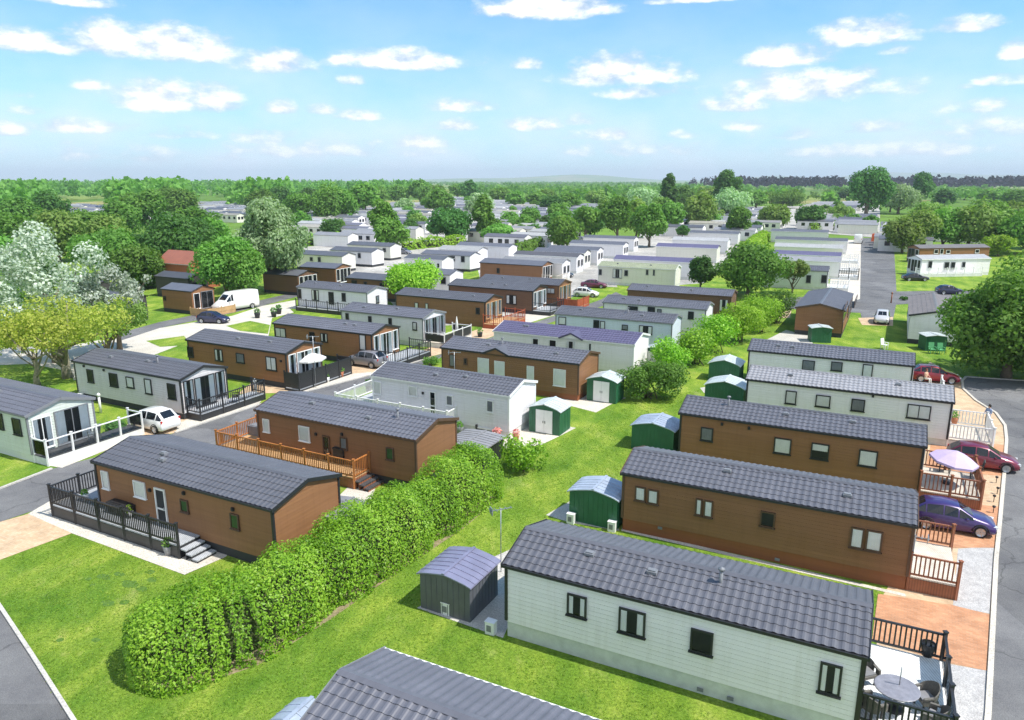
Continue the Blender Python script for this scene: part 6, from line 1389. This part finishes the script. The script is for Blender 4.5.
hills('hills', 9000, [(u, 183 if abs(u-560) > 190 else 180.5-5.5*math.exp(-((u-575)/55)**2)-2.*math.exp(-((u-470)/50)**2)) for u in range(330, 800, 10)], 'land')
hills('hills', 11500, [(u, min(181, 180-6.5*math.exp(-((u-850)/30)**2)-6*math.exp(-((u-905)/40)**2)-5*math.exp(-((u-990)/60)**2)-4.*math.exp(-((u-760)/30)**2))) for u in range(690, 1300, 10)], 'land')
hills('hills', 12000, ridge(-300, 420, 12, 181.5, 1.6, 4), 'land')
# the air: one even box of pale haze round the camera and everything built
m = bpy.data.materials.new('haze'); m.use_nodes = True; t = m.node_tree
for n_ in list(t.nodes):
    if n_.type != 'OUTPUT_MATERIAL': t.nodes.remove(n_)
pv = N(t, 'ShaderNodeVolumePrincipled'); pv.inputs['Color'].default_value = (.76, .88, 1, 1); pv.inputs['Density'].default_value = HAZE; pv.inputs['Anisotropy'].default_value = 0
t.links.new(pv.outputs[0], t.nodes['Material Output'].inputs['Volume'])
mb = MB(); mb.box((0, 6700, 89), (40000, 14000, 182)); o = mb.mesh('haze', m); o = obj('haze', o); o['kind'] = 'stuff'; o['label'] = 'pale blue summer haze over the far fields'

# ------------------------------------------------------------------ rough grass of the near lawns
def inside(x, y, poly):
    r_ = False; n = len(poly); k = n-1
    for i in range(n):
        if (poly[i][1] > y) != (poly[k][1] > y) and x < (poly[k][0]-poly[i][0])*(y-poly[i][1])/(poly[k][1]-poly[i][1])+poly[i][0]: r_ = not r_
        k = i
    return r_
rng = np.random.default_rng(8); LAWN = [[at(*q) for q in pp_] for pp_ in ([(0,606),(0,562),(72,534),(186,577),(222,560),(260,560),(200,760),(90,750)], [(150,720),(300,640),(500,500),(560,440),(640,400),(700,390),(640,450),(600,520),(520,560),(500,640),(740,725),(700,760),(150,760)], [(505,640),(560,522),(620,532),(905,600),(870,640)], [(345,508),(420,470),(500,452),(560,440),(500,500),(420,530)])]
boxes = [(hh.inv, hh.L/2, hh.W/2) for hh in HS.values()]
Ps = []
for poly in LAWN:
    xs = [q[0] for q in poly]; ys = [q[1] for q in poly]; n = int((max(xs)-min(xs))*(max(ys)-min(ys))*60)
    for x, y in np.stack([rng.uniform(min(xs), max(xs), n), rng.uniform(min(ys), max(ys), n)], 1):
        if not inside(x, y, poly): continue
        if any(inside(x, y, e) for e in EXC if abs(e[0][0]-x) < 25 and abs(e[0][1]-y) < 25): continue
        q = Vector((x, y, 0))
        if any(abs((iv @ q).x) < l_-.05 and abs((iv @ q).y) < w_-.12 for iv, l_, w_ in boxes[:10]): continue
        Ps.append((x, y, 0))
Pn = np.array(Ps); k = np.repeat(Pn, 3, 0); k[:, :2] += rng.normal(size=(len(k), 2))*.05; k[:, 2] = .018
V = cards(k, np.full(len(k), .036), rng, .0, .3)
cl_ = .5+.5*np.sin(k[:, 0]*1.3+np.sin(k[:, 1]*.9)*2)*np.sin(k[:, 1]*1.7+1)
o = obj('grass', leaf_mesh('grass', V, .4*cl_+.6*rng.uniform(0, 1, len(k)), 'grass_blade')); tag(o, 'short rough grass of the near lawns', 'grass', kind='stuff')
print('grass', len(k))
